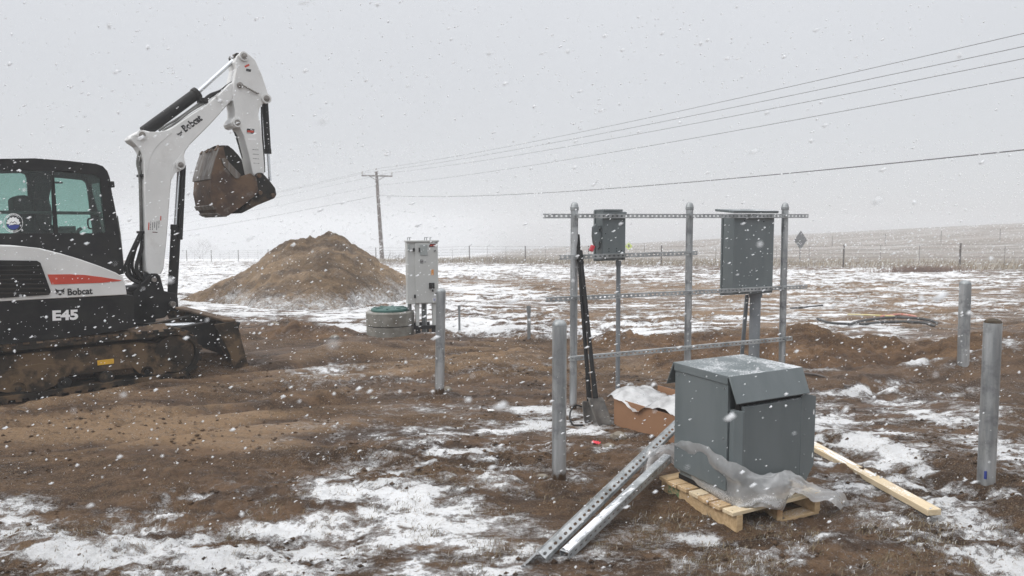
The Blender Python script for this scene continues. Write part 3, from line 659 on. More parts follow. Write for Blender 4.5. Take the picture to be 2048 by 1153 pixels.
# undercarriage
def track(off0, off1, name_parent):
    r = .245; t0, t1 = -.62, 1.66
    mb = MB()
    loop = [(t0+.1, .03)]+[]
    def path(rad):
        P = []
        for k in range(15):
            a = -math.pi/2+math.pi*k/14; P.append((t1-.25+.25+rad*math.cos(a)-.0, .27+rad*math.sin(a)))
        for k in range(15):
            a = math.pi/2+math.pi*k/14; P.append((t0+rad*math.cos(a), .27+rad*math.sin(a)))
        return P
    outer = path(.27); inner = path(.225)
    mb.prism([outer, inner], lambda p: Vector((p[0], off0, p[1])), lambda p: Vector((p[0], off1, p[1])))
    # lugs round the belt
    per = []
    m = len(outer)
    seg = [(Vector((outer[i][0], 0, outer[i][1])), Vector((outer[(i+1) % m][0], 0, outer[(i+1) % m][1]))) for i in range(m)]
    tot = sum((b-a).length for a, b in seg); nl = 54; step = tot/nl; acc = 0; nxt = 0
    for a, b in seg:
        L = (b-a).length
        if L < 1e-6: continue
        d = (b-a)/L; nn = Vector((d.z, 0, -d.x))
        while nxt < acc+L:
            p = a+d*(nxt-acc); c = p+nn*.012+Vector((0, (off0+off1)/2, 0))
            rot = Matrix((d, Vector((0, 1, 0)), nn)).transposed()
            mb.box(c, (.055, abs(off1-off0)+.004, .034), rot)
            nxt += step
        acc += L
    t = mb.build('track', M['rubber'], ex)
    mb = MB()
    side = off0+.03 if off0 < off1 else off0-.03
    fr = [(t0+.25, .16), (t1-.18, .16), (t1-.10, .22), (t1-.14, .40), (t1-.4, .45), (t0+.2, .45)]
    mb.prism([fr], lambda p: Vector((p[0], off0+.05, p[1])), lambda p: Vector((p[0], off1-.05, p[1])))
    mb.build('track_frame', M['mudframe'], ex, .012)
    for (tc_, rr) in ((t1, .215), (t0, .215)):
        mb = MB(); mb.cyl((tc_, off0+.03, .27), (tc_, off1-.03, .27), rr, n=28); mb.cyl((tc_, off0+.005, .27), (tc_, off0+.04, .27), .09, n=20); mb.build('idler_wheel' if tc_ > 0 else 'drive_sprocket', M['mudframe'], ex, .008)
    for k in range(5):
        tk = t0+.38+k*.4; mb = MB(); mb.cyl((tk, off0+.035, .10), (tk, off1-.035, .10), .072, n=18); mb.cyl((tk, off0+.02, .10), (tk, off0+.05, .10), .03, n=14); mb.build('track_roller', M['blackdirty'], ex, .005)
    mb = MB()
    rnd = random.Random(5)
    prof = []
    xs = np.linspace(t0+.1, t1-.05, 60)
    rows = []
    for j, o in enumerate((off0+.01, off0+.10, (off0+off1)/2, off1-.1, off1-.01)):
        hh = (.0, .035, .05, .035, .0)[j]
        rows.append([Vector((x, o, .548+hh*(.4+1.2*float(vnoise(np.array([x*6.]), np.array([o*9+3]), 7)[0])))) for x in xs])
    mb.sheet(rows); mb.build('mud_cake', M['mud'], ex)
track(-.96, -.58, ex); track(.58, .96, ex)
mb = MB(); mb.box((pl(212, 725, -.93)[0], -.916, pl(212, 725, -.93)[1]), (.16, .012, .055)); mb.build('reflector', M['yellow'], ex, .004)
for (px_, py_, sx_, sz_) in ((310, 728, .24, .13), (60, 758, .36, .14)):
    mb = MB(); t_, z_ = pl(px_, py_, -.92); V = []
    poly = [(t_+sx_*math.cos(a)*(1+.12*math.sin(3*a)), z_+sz_*math.sin(a)*(1+.1*math.cos(5*a))) for a in np.linspace(0, 2*math.pi, 20, endpoint=False)]
    mb.prism([poly], lambda p: Vector((p[0], -.925, p[1])), lambda p: Vector((p[0], -.90, p[1])))
    mb.build('mud_patch', M['mudframe'], ex, .01)
mb = MB(); mb.cyl((.62, 0, .48), (.62, 0, .66), .42, n=40); mb.build('slew_ring', M['black'], ex, .01)
mb = MB(); mb.box((.55, 0, .40), (1.5, 1.2, .22)); mb.build('car_body', M['blackdirty'], ex, .02)
# dozer blade
bt = pl(466, 643, -.98)[0]; bz = pl(466, 643, -.98)[1]
mb = MB(); prof = []
for k in range(9):
    a = k/8; zz = .05+(bz-.07)*a; tt = bt-.02+.10*math.sin((a-.5)*2.2)**2+(.10 if k == 0 else 0)
    prof.append((tt, zz))
pp = prof+[(p[0]+.03, p[1]) for p in reversed(prof)]
mb.prism([pp], lambda p: Vector((p[0], -.985, p[1])), lambda p: Vector((p[0], .985, p[1])))
bl = mb.build('dozer_blade', M['blackdirty'], ex, .004)
mb = MB()
sp = [(bt-.22, bz-.02), (bt+.04, bz), (bt+.16, .03), (bt-.02, .02), (bt-.05, .2)]
for o in (-.985, .965):
    mb = MB(); mb.prism([sp], lambda p, o=o: Vector((p[0], o-.012, p[1])), lambda p, o=o: Vector((p[0], o+.03, p[1])))
    mb.build('end_plate', M['mudframe'], bl, .004)
mb = MB(); mb.box((bt-.03, 0, bz+.01), (.13, 1.96, .035)); mb.build('top_ledge', M['mud'], bl, .01)
mb = MB(); q = (bt-.12, bz+.13)
lp = [(q[0]-.06, q[1]-.16), (q[0]+.07, q[1]-.16), (q[0]+.07, q[1]+.02), (q[0]+.045, q[1]+.05), (q[0]-.045, q[1]+.05), (q[0]-.06, q[1]+.02)]
lh = [(q[0]-.03, q[1]-.10), (q[0]+.035, q[1]-.10), (q[0]+.035, q[1]+.0), (q[0]-.03, q[1]+.0)]
mb.prism([lp, lh], lambda p: Vector((p[0], .93, p[1])), lambda p: Vector((p[0], .965, p[1]))); mb.build('lifting_eye', M['blackdirty'], bl, .006)
for o in (-.38, .38):
    mb = MB(); mb.prism([[(1.05, .30), (1.1, .42), (bt-.02, bz-.04), (bt-.01, .22)]], lambda p, o=o: Vector((p[0], o-.06, p[1])), lambda p, o=o: Vector((p[0], o+.06, p[1]))); mb.build('blade_arm', M['blackdirty'], ex, .01)
mb = MB(); mb.cyl((1.0, -.05, .55), (bt-.05, -.05, .46), .035, n=14); mb.build('blade_cylinder_rod', M['chrome'], ex)
mb = MB(); mb.cyl((.8, -.05, .585), (1.55, -.05, .51), .06, n=16); mb.build('blade_cylinder', M['black'], ex, .006)
# upper structure
body = [(-160, 618), (0, 604.5), (120, 598), (255, 591.5), (267, 592), (268, 655), (250, 660), (200, 668), (100, 680), (0, 690), (-160, 705)]
ho = slab('lower_body', body, -.93, .9, M['black'], bevel=.03)
hood = [(-200, 505), (-100, 494), (0, 491.5), (40, 492.5), (80, 497), (120, 507), (160, 519), (200, 533), (232, 546), (246, 555), (250, 566), (254, 590), (120, 597), (0, 603.5), (-200, 616)]
hd = slab('engine_hood', hood, -.94, -.16, M['white'], bevel=.035, ang=50)
gr = slab('grille', [(-190, 524), (0, 521), (74, 522), (81, 526), (102, 584), (98, 590), (0, 597), (-190, 610)], -.955, -.93, M['black'], hd, bevel=.004)
mb = MB()
for k in range(7):
    y0 = 531+k*9; xe = 82+k*2.6
    p = [(-180, y0+2), (xe, y0), (xe+.8, y0+3.2), (-180, y0+5.2)]
    mb.prism([pls(p, -.955)], lambda p: Vector((p[0], -.972, p[1])), lambda p: Vector((p[0], -.954, p[1])))
mb.build('louvre', M['blackdirty'], hd, .002)
slab('stripe', [(95, 549.5), (140, 549), (170, 550.5), (205, 555), (244, 561), (240, 562.5), (205, 566), (150, 568), (103, 569.5)], -.9445, -.93, M['red'], hd, bevel=0)
def lettering(txt, x0, y0, x1, y1, h_px, off, mat, parent, bold=.02, name='lettering'):
    a = L3(x0, y0, off); b = L3(x1, y1, off); vs, fs = text_geo(txt, bold)
    wd = max(v[0] for v in vs); e = (b-a); sc = e.length/wd; up = Vector((0, 0, 1)); ed = e.normalized()
    c = L3(x0, y0-h_px, off); hv = (c-a).length; capH = .73
    up = (up-ed*up.dot(ed)).normalized()
    mb = MB(); mb.add([a+ed*(v[0]*sc)+up*(v[1]*hv/capH) for v in vs], fs); return mb.build(name, mat, parent, smooth=False)
lettering('Bobcat', 135.5, 590.8, 185.5, 588.0, 13.5, -.9455, M['letter_black'], hd, .028)
# feline head emblem: ears, brow, muzzle
mb = MB()
def emb(pts, sc, cx, cy, off, rot=0):
    q = []
    for (x, y) in pts:
        c, s = math.cos(R(rot)), math.sin(R(rot)); q.append(pl(cx+(x*c-y*s)*sc, cy+(x*s+y*c)*sc, off))
    mb.prism([q], lambda p: Vector((p[0], off, p[1])), lambda p: Vector((p[0], off+.002, p[1])))
HEADPTS = [[(-10, -7), (-5, -4), (-1, -3.5), (1, -3.5), (5, -4), (10, -7), (8, -2), (9.5, 1), (4, 2), (0, 0), (-4, 2), (-9.5, 1), (-8, -2)], [(-2.5, 3), (2.5, 3), (3.5, 5), (0, 7.5), (-3.5, 5)], [(-9.5, 2.5), (-5, 3.2), (-6.5, 4.6)], [(9.5, 2.5), (5, 3.2), (6.5, 4.6)]]
for p_ in HEADPTS: emb(p_, 1.0, 120, 584, -.9455, -2)
mb.build('emblem', M['letter_black'], hd, smooth=False)
lettering('E45', 105, 641, 156.5, 638.5, 19.5, -.9335, M['letter_white'], ho, .045)
# cab
CN, CF = -.14, .86
cabo = [(-130, 322), (0, 318), (70, 317), (130, 321.5), (192, 328), (206, 333), (215, 343), (220, 357), (222, 376), (230, 415), (238, 460), (244, 500), (248, 548), (200, 560), (-130, 560)]
win = [(-90, 342), (0, 341), (100, 342), (190, 350), (200, 357), (204, 400), (212, 462), (208, 467), (100, 467), (-90, 467)]
cb = slab('cab', cabo, CN, CN+.06, M['black'], holes=[win], bevel=.015)
mb = MB()
oN = pls(cabo, CN)
# far side wall with its own two windows, traced on the far plane
winA = [(-120, 350), (-40, 348), (42, 347), (49, 350), (52, 357), (55, 395), (56, 428), (57, 468), (-100, 470)]
winB = [(86, 362), (90, 357), (97, 355), (130, 357.5), (163, 361), (170, 366), (173, 378), (178, 418), (184, 460), (184, 467), (100, 467), (94, 420), (90, 390)]
oF = [(t, z) for t, z in oN]
mb.prism([oF, pls(winA, CF), pls(winB, CF)], lambda p: Vector((p[0], CF-.05, p[1])), lambda p: Vector((p[0], CF, p[1])))
mb.build('cab_side', M['black'], cb, .01)
def strip(name, i0, i1, mat, th=.05, inset=(CN+.058, CF-.048)):
    mb = MB(); V = []
    pts = oN[i0:i1+1]; cx = sum(p[0] for p in oN)/len(oN); cz = sum(p[1] for p in oN)/len(oN)
    ins = []
    for p in pts:
        d = Vector((cx-p[0], cz-p[1])).normalized(); ins.append((p[0]+d.x*th, p[1]+d.y*th))
    mb.prism([pts+ins[::-1]], lambda p: Vector((p[0], inset[0], p[1])), lambda p: Vector((p[0], inset[1], p[1])))
    return mb.build(name, mat, cb, 0)
strip('cab_roof', 0, 7, M['black']); strip('cab_floor', 12, 14, M['black'])
fp = oN[7:13]
mb = MB(); mb.prism([fp+[(p[0]-.012, p[1]) for p in fp[::-1]]], lambda p: Vector((p[0]-.02, CN+.058, p[1])), lambda p: Vector((p[0]-.02, CF-.048, p[1]))); mb.build('windscreen', M['cabglass'], cb)
t_r = oN[0][0]
mb = MB(); z0, z1 = oN[-1][1], oN[0][1]
mb.prism([[(CN+.058, z0), (CF-.048, z0), (CF-.048, z1), (CN+.058, z1)], [(CN+.16, z0+.75), (CF-.15, z0+.75), (CF-.15, z1-.12), (CN+.16, z1-.12)]], lambda p: Vector((t_r, p[0], p[1])), lambda p: Vector((t_r+.05, p[0], p[1]))); mb.build('cab_back', M['black'], cb, .01)
mb = MB(); mb.prism([pls(win, CN)], lambda p: Vector((p[0], CN+.026, p[1])), lambda p: Vector((p[0], CN+.032, p[1]))); mb.build('side_window', M['cabglass'], cb)
mb = MB(); mb.prism([pls(winA, CF)], lambda p: Vector((p[0], CF-.03, p[1])), lambda p: Vector((p[0], CF-.025, p[1]))); mb.prism([pls(winB, CF)], lambda p: Vector((p[0], CF-.03, p[1])), lambda p: Vector((p[0], CF-.025, p[1]))); mb.build('door_window', M['cabglass'], cb)
slab('window_bar', [(102, 341), (108, 341), (116.5, 467), (108, 467)], CN-.006, CN+.05, M['black'], cb, bevel=.003)
mb = MB(); mb.tube([L3(-60, 424, .0), L3(8, 425, .0), L3(100, 426, 0.), L3(203, 427, 0)], .018, 10); mb.build('guard_rail', M['hosegrey'], cb)
mb = MB(); mb.tube(catmull([L3(184, 437, .8), L3(176, 440, .8), L3(177, 455, .8), L3(185, 459, .8)], 6), .010, 8); mb.build('grab_handle', M['black'], cb); mb = MB()
mb.tube(catmull([L3(92, 397, .8), L3(97, 401, .8), L3(99, 425, .8)], 6), .010, 8); mb.build('grab_handle', M['black'], cb)
mb = MB(); mb.prism([pls([(220, 363), (228, 363), (229.5, 375), (222, 376)], CN-.02)], lambda p: Vector((p[0], CN-.03, p[1])), lambda p: Vector((p[0], CN+.05, p[1]))); mb.build('marker_lamp', M['black'], cb, .006)
mb = MB(); mb.tube([L3(234, 432, -.05), L3(240, 470, -.05), L3(247, 540, -.05)], .010, 8); mb.build('wiper_pipe', M['hosegrey'], cb)
# joystick consoles seen through the glass
mb = MB()
mb.box(L3(135, 463, .3), (.16, .10, .12)); mb.tube([L3(152, 470, .3), L3(158, 460, .3), L3(163, 457, .3)], .022, 8); mb.box(L3(120, 475, .15), (.2, .12, .2)); mb.build('control_console', M['hosegrey'], cb, .02)
# seat
mb = MB(); mb.prism([[(p[0], p[1]) for p in pls([(20, 398), (30, 393), (48, 392), (60, 400), (62, 425), (66, 475), (110, 480), (112, 500), (40, 510), (30, 460), (22, 420)], .42)]], lambda p: Vector((p[0], .18, p[1])), lambda p: Vector((p[0], .64, p[1]))); mb.build('seat', M['cloth'], cb, .03)
# round company decal
mb = MB()
cx, cy, rr = 26.5, 446.5, 19.8
def ring_text(txt, r_px, size, a_mid, flip, mb):
    vs, fs = text_geo(txt, .018); wd = max(v[0] for v in vs)
    off = CN-.0005+.02
    V = []
    for (x, y) in vs:
        s = (x-wd/2)*size; rad = r_px+(y*size if not flip else -y*size)
        a = a_mid+(s/r_px if not flip else -s/r_px)
        V.append(dq(rad*math.sin(a), -rad*math.cos(a)))
    mb.add(V, fs)
DOFF = CN+.022
def dq(x, y): return L3(cx+x, cy+y*1.0, DOFF)
def disc(r0, r1, mat, name, z=0.0, n=40):
    mb = MB(); loops = [circ(0, 0, r1, n)]+([circ(0, 0, r0, n)] if r0 else [])
    mb.prism(loops, lambda p: dq(*p)+Vector((0, z, 0)), lambda p: dq(*p)+Vector((0, z+.001, 0))); return mb.build(name, mat, cb, smooth=False)
disc(0, 14.2, M['letter_black'], 'decal', 0)
disc(18.6, 19.4, M['letter_white'], 'decal', 0)
mb = MB()
gear = []
for k in range(40):
    a = math.pi+math.pi*k/39; rr_ = 12.4+(1.6 if (k//3) % 2 == 0 else 0); gear.append((rr_*math.cos(a), rr_*math.sin(a)*.95+1))
mb.prism([gear+[(11, 3), (3, 2), (-3, 4), (-9, 2)]], lambda p: dq(*p)+Vector((0, -.002, 0)), lambda p: dq(*p)+Vector((0, -.001, 0))); mb.build('decal', M['letter_white'], cb, smooth=False)
mb = MB()
mb.prism([[(-8, 1), (-3.5, -3.2), (-1, -1), (2.5, -3.6), (8.5, 1.2), (7, 1.2), (2.6, -2.2), (-.8, .6), (-3.4, -1.8), (-6.5, 1)]], lambda p: dq(*p)+Vector((0, -.004, 0)), lambda p: dq(*p)+Vector((0, -.003, 0))); mb.build('decal', M['letter_black'], cb, smooth=False)
mb = MB()
mb.prism([[(-12.8, 3.2), (-8, 2.6), (-2, 4.6), (4, 3.2), (12.8, 4.2), (11, 8), (7, 11.5), (0, 13.4), (-7, 11.5), (-11.5, 7.5)]], lambda p: dq(*p)+Vector((0, -.002, 0)), lambda p: dq(*p)+Vector((0, -.001, 0))); mb.build('decal', M['blue'], cb, smooth=False)
mb = MB(); ring_text('BARNHART', 15.2, 5.2, 0.0, False, mb); mb.build('decal', M['letter_white'], cb, smooth=False); mb = MB(); ring_text('PUMP CO.', 18.6, 5.2, math.pi, True, mb); mb.build('decal', M['letter_white'], cb, smooth=False)
# swing bracket
slab('swing_bracket', [(265, 586), (289, 562), (298, 551), (304, 547.5), (315, 547.5), (321, 553), (329, 583), (351, 587), (355, 600), (352, 612), (330, 636), (300, 641), (272, 640), (265, 620)], -.17, .17, M['black'], bevel=.015)
mb = MB(); mb.cyl(L3(347, 609, -.24), L3(347, 609, -.24)+Vector((0, .48, 0)), .035, n=18); mb.build('pivot_pin', M['steelpin'], ex, .004)
mb = MB(); mb.cyl(L3(309, 560, -.2), L3(309, 560, -.2)+Vector((0, .4, 0)), .03, n=18); mb.build('pivot_pin', M['steelpin'], ex, .004)
mb = MB(); mb.box(Vector((pl(280, 577, -.1)[0], 0, pl(280, 577, -.1)[1])), (.28, .30, .06)); mb.box(Vector((pl(285, 610, -.1)[0]-.1, 0, pl(285, 625, -.1)[1])), (.45, .34, .26)); mb.build('swing_mount', M['black'], ex, .012)
# boom
boom = [(258.5, 278.5), (262, 272), (269.6, 267), (279, 262), (287, 260.5), (302, 264), (316, 264), (330, 261.5), (346, 254), (380, 231), (412, 210), (440, 187), (459, 168), (470, 162), (480, 162), (486, 170), (484, 183), (474, 193), (462, 203), (440, 228), (419, 251), (398, 272), (379, 291), (371, 303), (368, 314), (370.5, 328), (368, 338), (360, 342), (350, 346.5), (343, 360), (340.5, 385), (339, 408), (333.5, 481), (327.5, 538), (322, 549), (298, 549), (292, 543), (290.5, 497), (289, 408), (288.5, 349), (288, 320), (283, 303), (276, 292), (264, 284)]
bo = slab('boom', boom, -.125, .125, M['white'], bevel=.012, ang=25)
rib = [(283, 303), (291, 330), (293, 352), (296, 340), (300, 318), (310, 298), (324, 283), (345, 266), (340, 260), (316, 264.5), (300, 264.5), (280, 264), (266, 272), (262, 279)]
slab('boom_plate', rib, -.131, -.12, M['white'], bo, bevel=.003)
rib2 = [(368, 314), (371, 328), (368, 338), (360, 342.5), (350, 347), (344, 360), (343, 345), (347, 330), (355, 318), (368, 302)]
slab('boom_plate', rib2, -.131, -.12, M['white'], bo, bevel=.003)
a = lettering('Bobcat', 370.5, 264.5, 405.5, 239.5, 13.5, -.1275, M['letter_worn'], bo, .05)
mb = MB()
for p_ in HEADPTS[:2]: emb(p_, .62, 360, 268, -.1275, -33)
mb.build('emblem', M['letter_worn'], bo, smooth=False)
# warning decals on boom and arm
def decal(px, py, w_, h_, off, mat, parent, rot=0):
    mb = MB(); c, s = math.cos(R(rot)), math.sin(R(rot))
    q = [pl(px+(x*w_*c-y*h_*s)/2, py+(x*w_*s+y*h_*c)/2, off) for x, y in ((-1, -1), (1, -1), (1, 1), (-1, 1))]
    mb.prism([q], lambda p: Vector((p[0], off-.0015, p[1])), lambda p: Vector((p[0], off+.001, p[1]))); return mb.build('decal', mat, parent, smooth=False)
for k in range(5): decal(301+k*4.2, 451+(k % 2)*2-k*.5, 1.0, 18-3*(k % 3), -.126, M['letter_worn'], bo, 3)
decal(297.5, 453, 2.0, 15, -.126, M['red'], bo, 3); decal(321.5, 437, 2.0, 9, -.126, M['red'], bo, 3); decal(310, 465, 10, 1.6, -.126, M['darkred'], bo, 3)
# hydraulic cylinders
mb = MB(); rod(mb, (288, 265), (394, 187), 0, 11.8*PX, 20); mb.cyl(L3(389, 190.5, 0), L3(396, 185.5, 0), 13.2*PX, n=20); ac = mb.build('arm_cylinder', M['black'], ex, .006)
mb = MB(); rod(mb, (394, 187), (474, 115), 0, 4.6*PX); mb.build('piston_rod', M['chrome'], ac)
mb = MB(); mb.cyl(L3(476, 113, -.11), L3(476, 113, -.11)+Vector((0, .22, 0)), .045, n=18); mb.build('rod_eye', M['blackdirty'], ac, .005)
mb = MB(); rod(mb, (359, 333), (351.5, 455), -.0, 4.4*PX); bc_rod = mb
bcy = MB(); rod(bcy, (352, 455), (344, 604), 0, 10.0*PX, 20); rod(bcy, (352.4, 450), (351.8, 460), 0, 11.2*PX, 20); bcyo = bcy.build('boom_cylinder', M['black'], ex, .006)
mb.build('piston_rod', M['chrome'], bcyo)
slab('rod_guard', [(367, 334), (372.5, 331), (365.5, 480), (358.5, 480)], -.10, .06, M['black'], bcyo, bevel=.004)
# arm
arm = [(486, 106), (478, 108), (473, 113), (470.5, 124), (473.5, 137), (469, 157), (466, 175), (465, 190), (466, 200), (470, 221), (470, 234), (464, 240), (461.5, 247), (465, 254), (472, 257), (479, 254), (486, 268), (492, 290), (498, 312), (505, 346), (509, 353), (527, 358), (529.5, 340), (526, 295), (522, 252), (517, 230), (520, 215), (527, 207), (537, 204.5), (539, 195), (533, 177), (523.5, 149), (511, 121), (500, 110), (493, 106.5)]
ar = slab('arm', arm, -.14, .14, M['white'], bevel=.012, ang=25, trace=-.14)
slab('arm_plate', [(466, 195), (478, 205), (486, 225), (484, 245), (490, 275), (486, 268), (479, 254), (470, 234), (470, 221)], -.146, -.13, M['white'], ar, bevel=.003)
mb = MB()
for (x, y, r_) in ((487, 113.5, .04), (479, 171, .036), (532, 198, .04), (474, 246, .035), (283.5, 270.5, .036), (360.5, 330.5, .034)):
    mb = MB(); c = L3(x, y, -.14); mb.cyl(c+Vector((0, -.035, 0)), c+Vector((0, .31, 0)), r_, n=20)
    mb.cyl(c+Vector((0, -.045, 0)), c+Vector((0, -.03, 0)), r_*.55, n=14)
    mb.build('pivot_pin', M['steelpin'], ex, .004)
mb = MB()
for (x, y, r_) in ((487, 113.5, .062), (532, 198, .066), (474, 246, .062), (360.5, 330.5, .055), (283.5, 270.5, .055)):
    mb = MB(); c = L3(x, y, -.14); t_, z_ = c.x, c.z; mb.prism([circ(t_, z_, r_, 24), circ(t_, z_, r_*.62, 24)], lambda p: Vector((p[0], -.165, p[1])), lambda p: Vector((p[0], -.12, p[1])))
    mb.build('pin_boss', M['white'], ar, .004)
mb = MB(); mb.tube([L3(486, 171, -.16), L3(515, 187.5, -.16), L3(517, 187, -.15)], .010, 8); mb.build('grease_line', M['steelpin'], ar)
decal(497, 141, 10, 5, -.1405, M['letter_worn'], ar, 10); decal(494, 132, 10, 4, -.1405, M['red'], ar, -25)
decal(501, 263, 15, 10, -.1405, M['letter_worn'], ar, 3); decal(501, 263.5, 13, 4, -.142, M['red'], ar, 3)
decal(504, 279, 17, 3.5, -.1405, M['letter_white'], ar, 3)
for k in range(4): decal(511+k*.5, 300+k*9, 12, .8, -.1405, M['letter_worn'], ar, 4)
mb = MB(); rod(mb, (530, 206), (536, 303), 0, 7.0*PX, 18); rod(mb, (535.6, 298), (536.2, 308), 0, 7.8*PX, 18); kc = mb.build('bucket_cylinder', M['black'], ex, .005)
mb = MB(); rod(mb, (536, 306), (540, 362), 0, 3.4*PX); mb.build('piston_rod', M['chrome'], kc)
mb = MB(); mb.tube(catmull([L3(523, 214, -.1), L3(524, 250, -.12), L3(527, 300, -.12), L3(529, 345, -.1)], 6), .012, 8); mb.build('hose', M['hose'], kc)
mb = MB(); rod(mb, (471, 252), (495, 330), .1, 7.5*PX, 16); mb.build('clamp_cylinder', M['blackdirty'], ex, .005)
# linkage and bucket
slab('bucket_link', [(512, 350), (517, 345.5), (525, 346), (540, 362), (551, 377), (553.5, 390), (549, 397), (540, 401), (515, 411), (484, 427), (476, 426), (500, 402), (511, 382)], -.19, .19, M['blackdirty'], bevel=.01)
mb = MB()
for (x, y) in ((518, 352), (546, 391), (520, 386)):
    c = L3(x, y, -.2); mb.cyl(c+Vector((0, -.02, 0)), c+Vector((0, .44, 0)), .03, n=16)
mb.build('pivot_pin', M['rust'], ex, .004)
bp = [(438, 297), (446, 293), (450, 312), (462, 332), (480, 354), (500, 347), (512, 355), (516, 380), (508, 393), (490, 408), (472, 421), (456, 432), (444, 432.5), (433, 426), (424, 410), (419, 385), (422, 350), (430, 320)]
bpo = pls(bp, -.32)
mb = MB()
for o0, o1 in ((-.33, -.305),): mb.prism([bpo], lambda p, o=o0: Vector((p[0], o, p[1])), lambda p, o=o1: Vector((p[0], o, p[1])))
idx = list(range(0, 1))+list(range(17, 5, -1))
sh = [bpo[i] for i in idx]; cxx = sum(p[0] for p in bpo)/len(bpo); czz = sum(p[1] for p in bpo)/len(bpo)
si = []
for p in sh:
    d = Vector((cxx-p[0], czz-p[1])).normalized(); si.append((p[0]+d.x*.025, p[1]+d.y*.025))
mb.prism([sh+si[::-1]], lambda p: Vector((p[0], -.306, p[1])), lambda p: Vector((p[0], .306, p[1])))
bk = mb.build('bucket', M['rust'], ex, .004)
fpl = pls([(408, 303), (430, 292), (447, 291), (456, 291.5), (466, 299), (477, 311), (489, 328), (503, 343), (511, 354), (500, 388), (470, 414), (440, 428), (408, 418), (398, 385), (400, 345)], .31)
mb = MB(); mb.prism([fpl], lambda p: Vector((p[0], .305, p[1])), lambda p: Vector((p[0], .33, p[1]))); mb.build('side_plate', M['blackdirty'], bk, .004)  # far plate drawn fuller and near-black: bucket's shaded inside put into its colour
bkp = [bpo[6], bpo[5], (bpo[5][0]-.10, bpo[5][1]+.02), (bpo[4][0]-.02, bpo[4][1]-.02), bpo[10]]
# wear strips across the shell, worn lip, corner bar, teeth
mb = MB()
for i in (2, 4, 5, 6):
    p = sh[i]; q = sh[i+1]; d = Vector((q[0]-p[0], q[1]-p[1])).normalized(); n_ = Vector((p[0]-cxx, p[1]-czz)).normalized()
    pp = [(p[0], p[1]), (p[0]+d.x*.06, p[1]+d.y*.06), (p[0]+d.x*.06+n_.x*.014, p[1]+d.y*.06+n_.y*.014), (p[0]+n_.x*.014, p[1]+n_.y*.014)]
    mb = MB(); mb.prism([pp], lambda p: Vector((p[0], -.335, p[1])), lambda p: Vector((p[0], .335, p[1])))
    mb.build('wear_strip', M['bucketsteel'], bk, .003)
mb = MB(); lp = [sh[0], sh[1], sh[2]]
mb.prism([[(p[0]-.012, p[1]+.0) for p in lp]+[(p[0]-.002, p[1]) for p in lp[::-1]]], lambda p: Vector((p[0], -.336, p[1])), lambda p: Vector((p[0], .336, p[1]))); mb.build('cutting_lip', M['bucketsteel'], bk, .002)
slab('side_bar', [(443, 318), (450, 316), (482, 350), (478, 357), (470, 357), (447, 330)], -.345, -.325, M['bucketsteel'], bk, bevel=.003)
p0_ = Vector((sh[0][0], 0, sh[0][1])); dd = Vector((sh[0][0]-sh[1][0], 0, sh[0][1]-sh[1][1])).normalized()
for k in range(4):
    o = -.27+k*.18+(.0, .02, -.03, .01)[k]; mb = MB(); b0 = p0_+Vector((0, o, 0))-dd*.03; tip = p0_+dd*(.05, .02, .03, .015)[k]+Vector((-.012, o, 0))
    s_ = Vector((.03, 0, 0)); y_ = Vector((0, .035, 0))
    mb.add([b0-s_-y_, b0+s_-y_, b0+s_+y_, b0-s_+y_, tip-y_*.5-s_*.2, tip-y_*.5+s_*.2, tip+y_*.5+s_*.2, tip+y_*.5-s_*.2], [(0, 1, 2, 3), (4, 7, 6, 5), (0, 4, 5, 1), (1, 5, 6, 2), (2, 6, 7, 3), (3, 7, 4, 0)])
    mb.build('tooth', M['rust'], bk, .004)
# hoses
def hose(pts, off, r, mat='hose', name='hose'):
    mb = MB(); mb.tube(catmull([L3(*p[:2], p[2] if len(p) > 2 else off) for p in pts], 8), r, 10); return mb.build(name, M[mat], ex)
hose([(281, 300), (276, 315), (275, 330), (279, 350), (281, 400), (282, 465)], -.06, .016, 'hosegrey', 'hydraulic_pipe'); hose([(286, 305), (282, 320), (281, 345), (286, 400), (287, 465)], .02, .016, 'hosegrey', 'hydraulic_pipe')
hose([(283, 310), (279, 335), (283, 352), (284, 400), (285, 465)], -.02, .014, 'hosegrey', 'hydraulic_pipe')
mb = MB()
for y in (352, 465): mb.box(L3(283, y, -.02), (.075, .16, .03))
mb.build('pipe_clamp', M['black'], ex, .004)
hose([(282, 465), (272, 485), (256, 520), (251, 540), (262, 558), (290, 572)], -.08, .022); hose([(284, 465), (274, 490), (262, 515), (258, 540), (268, 556), (292, 570)], .02, .02)
hose([(286, 466), (284, 492), (278, 515), (273, 535), (280, 555), (295, 565)], -.04, .024); hose([(288, 466), (286, 500), (282, 530), (284, 552), (298, 562)], .04, .02)
hose([(281, 466), (270, 500), (264, 530), (272, 553), (288, 562)], .06, .02)
hose([(318, 262), (330, 253), (360, 235), (400, 206), (406, 202)], -.05, .014, 'hosegrey', 'hydraulic_pipe'); hose([(325, 262), (350, 247), (380, 224), (408, 207)], -.09, .013, 'hosegrey', 'hydraulic_pipe')
hose([(404, 203), (420, 190), (440, 182), (455, 171), (468, 163), (474, 160)], -.05, .015); hose([(406, 206), (425, 192), (448, 178), (462, 168)], .03, .014)
mb = MB(); mb.box(L3(405, 202, -.05), (.10, .14, .06)); mb.build('pipe_clamp', M['black'], ex, .01)
slab('lug', [(430, 191), (434, 190), (446, 204), (441, 205)], -.14, -.12, M['white'], bo, bevel=.003)

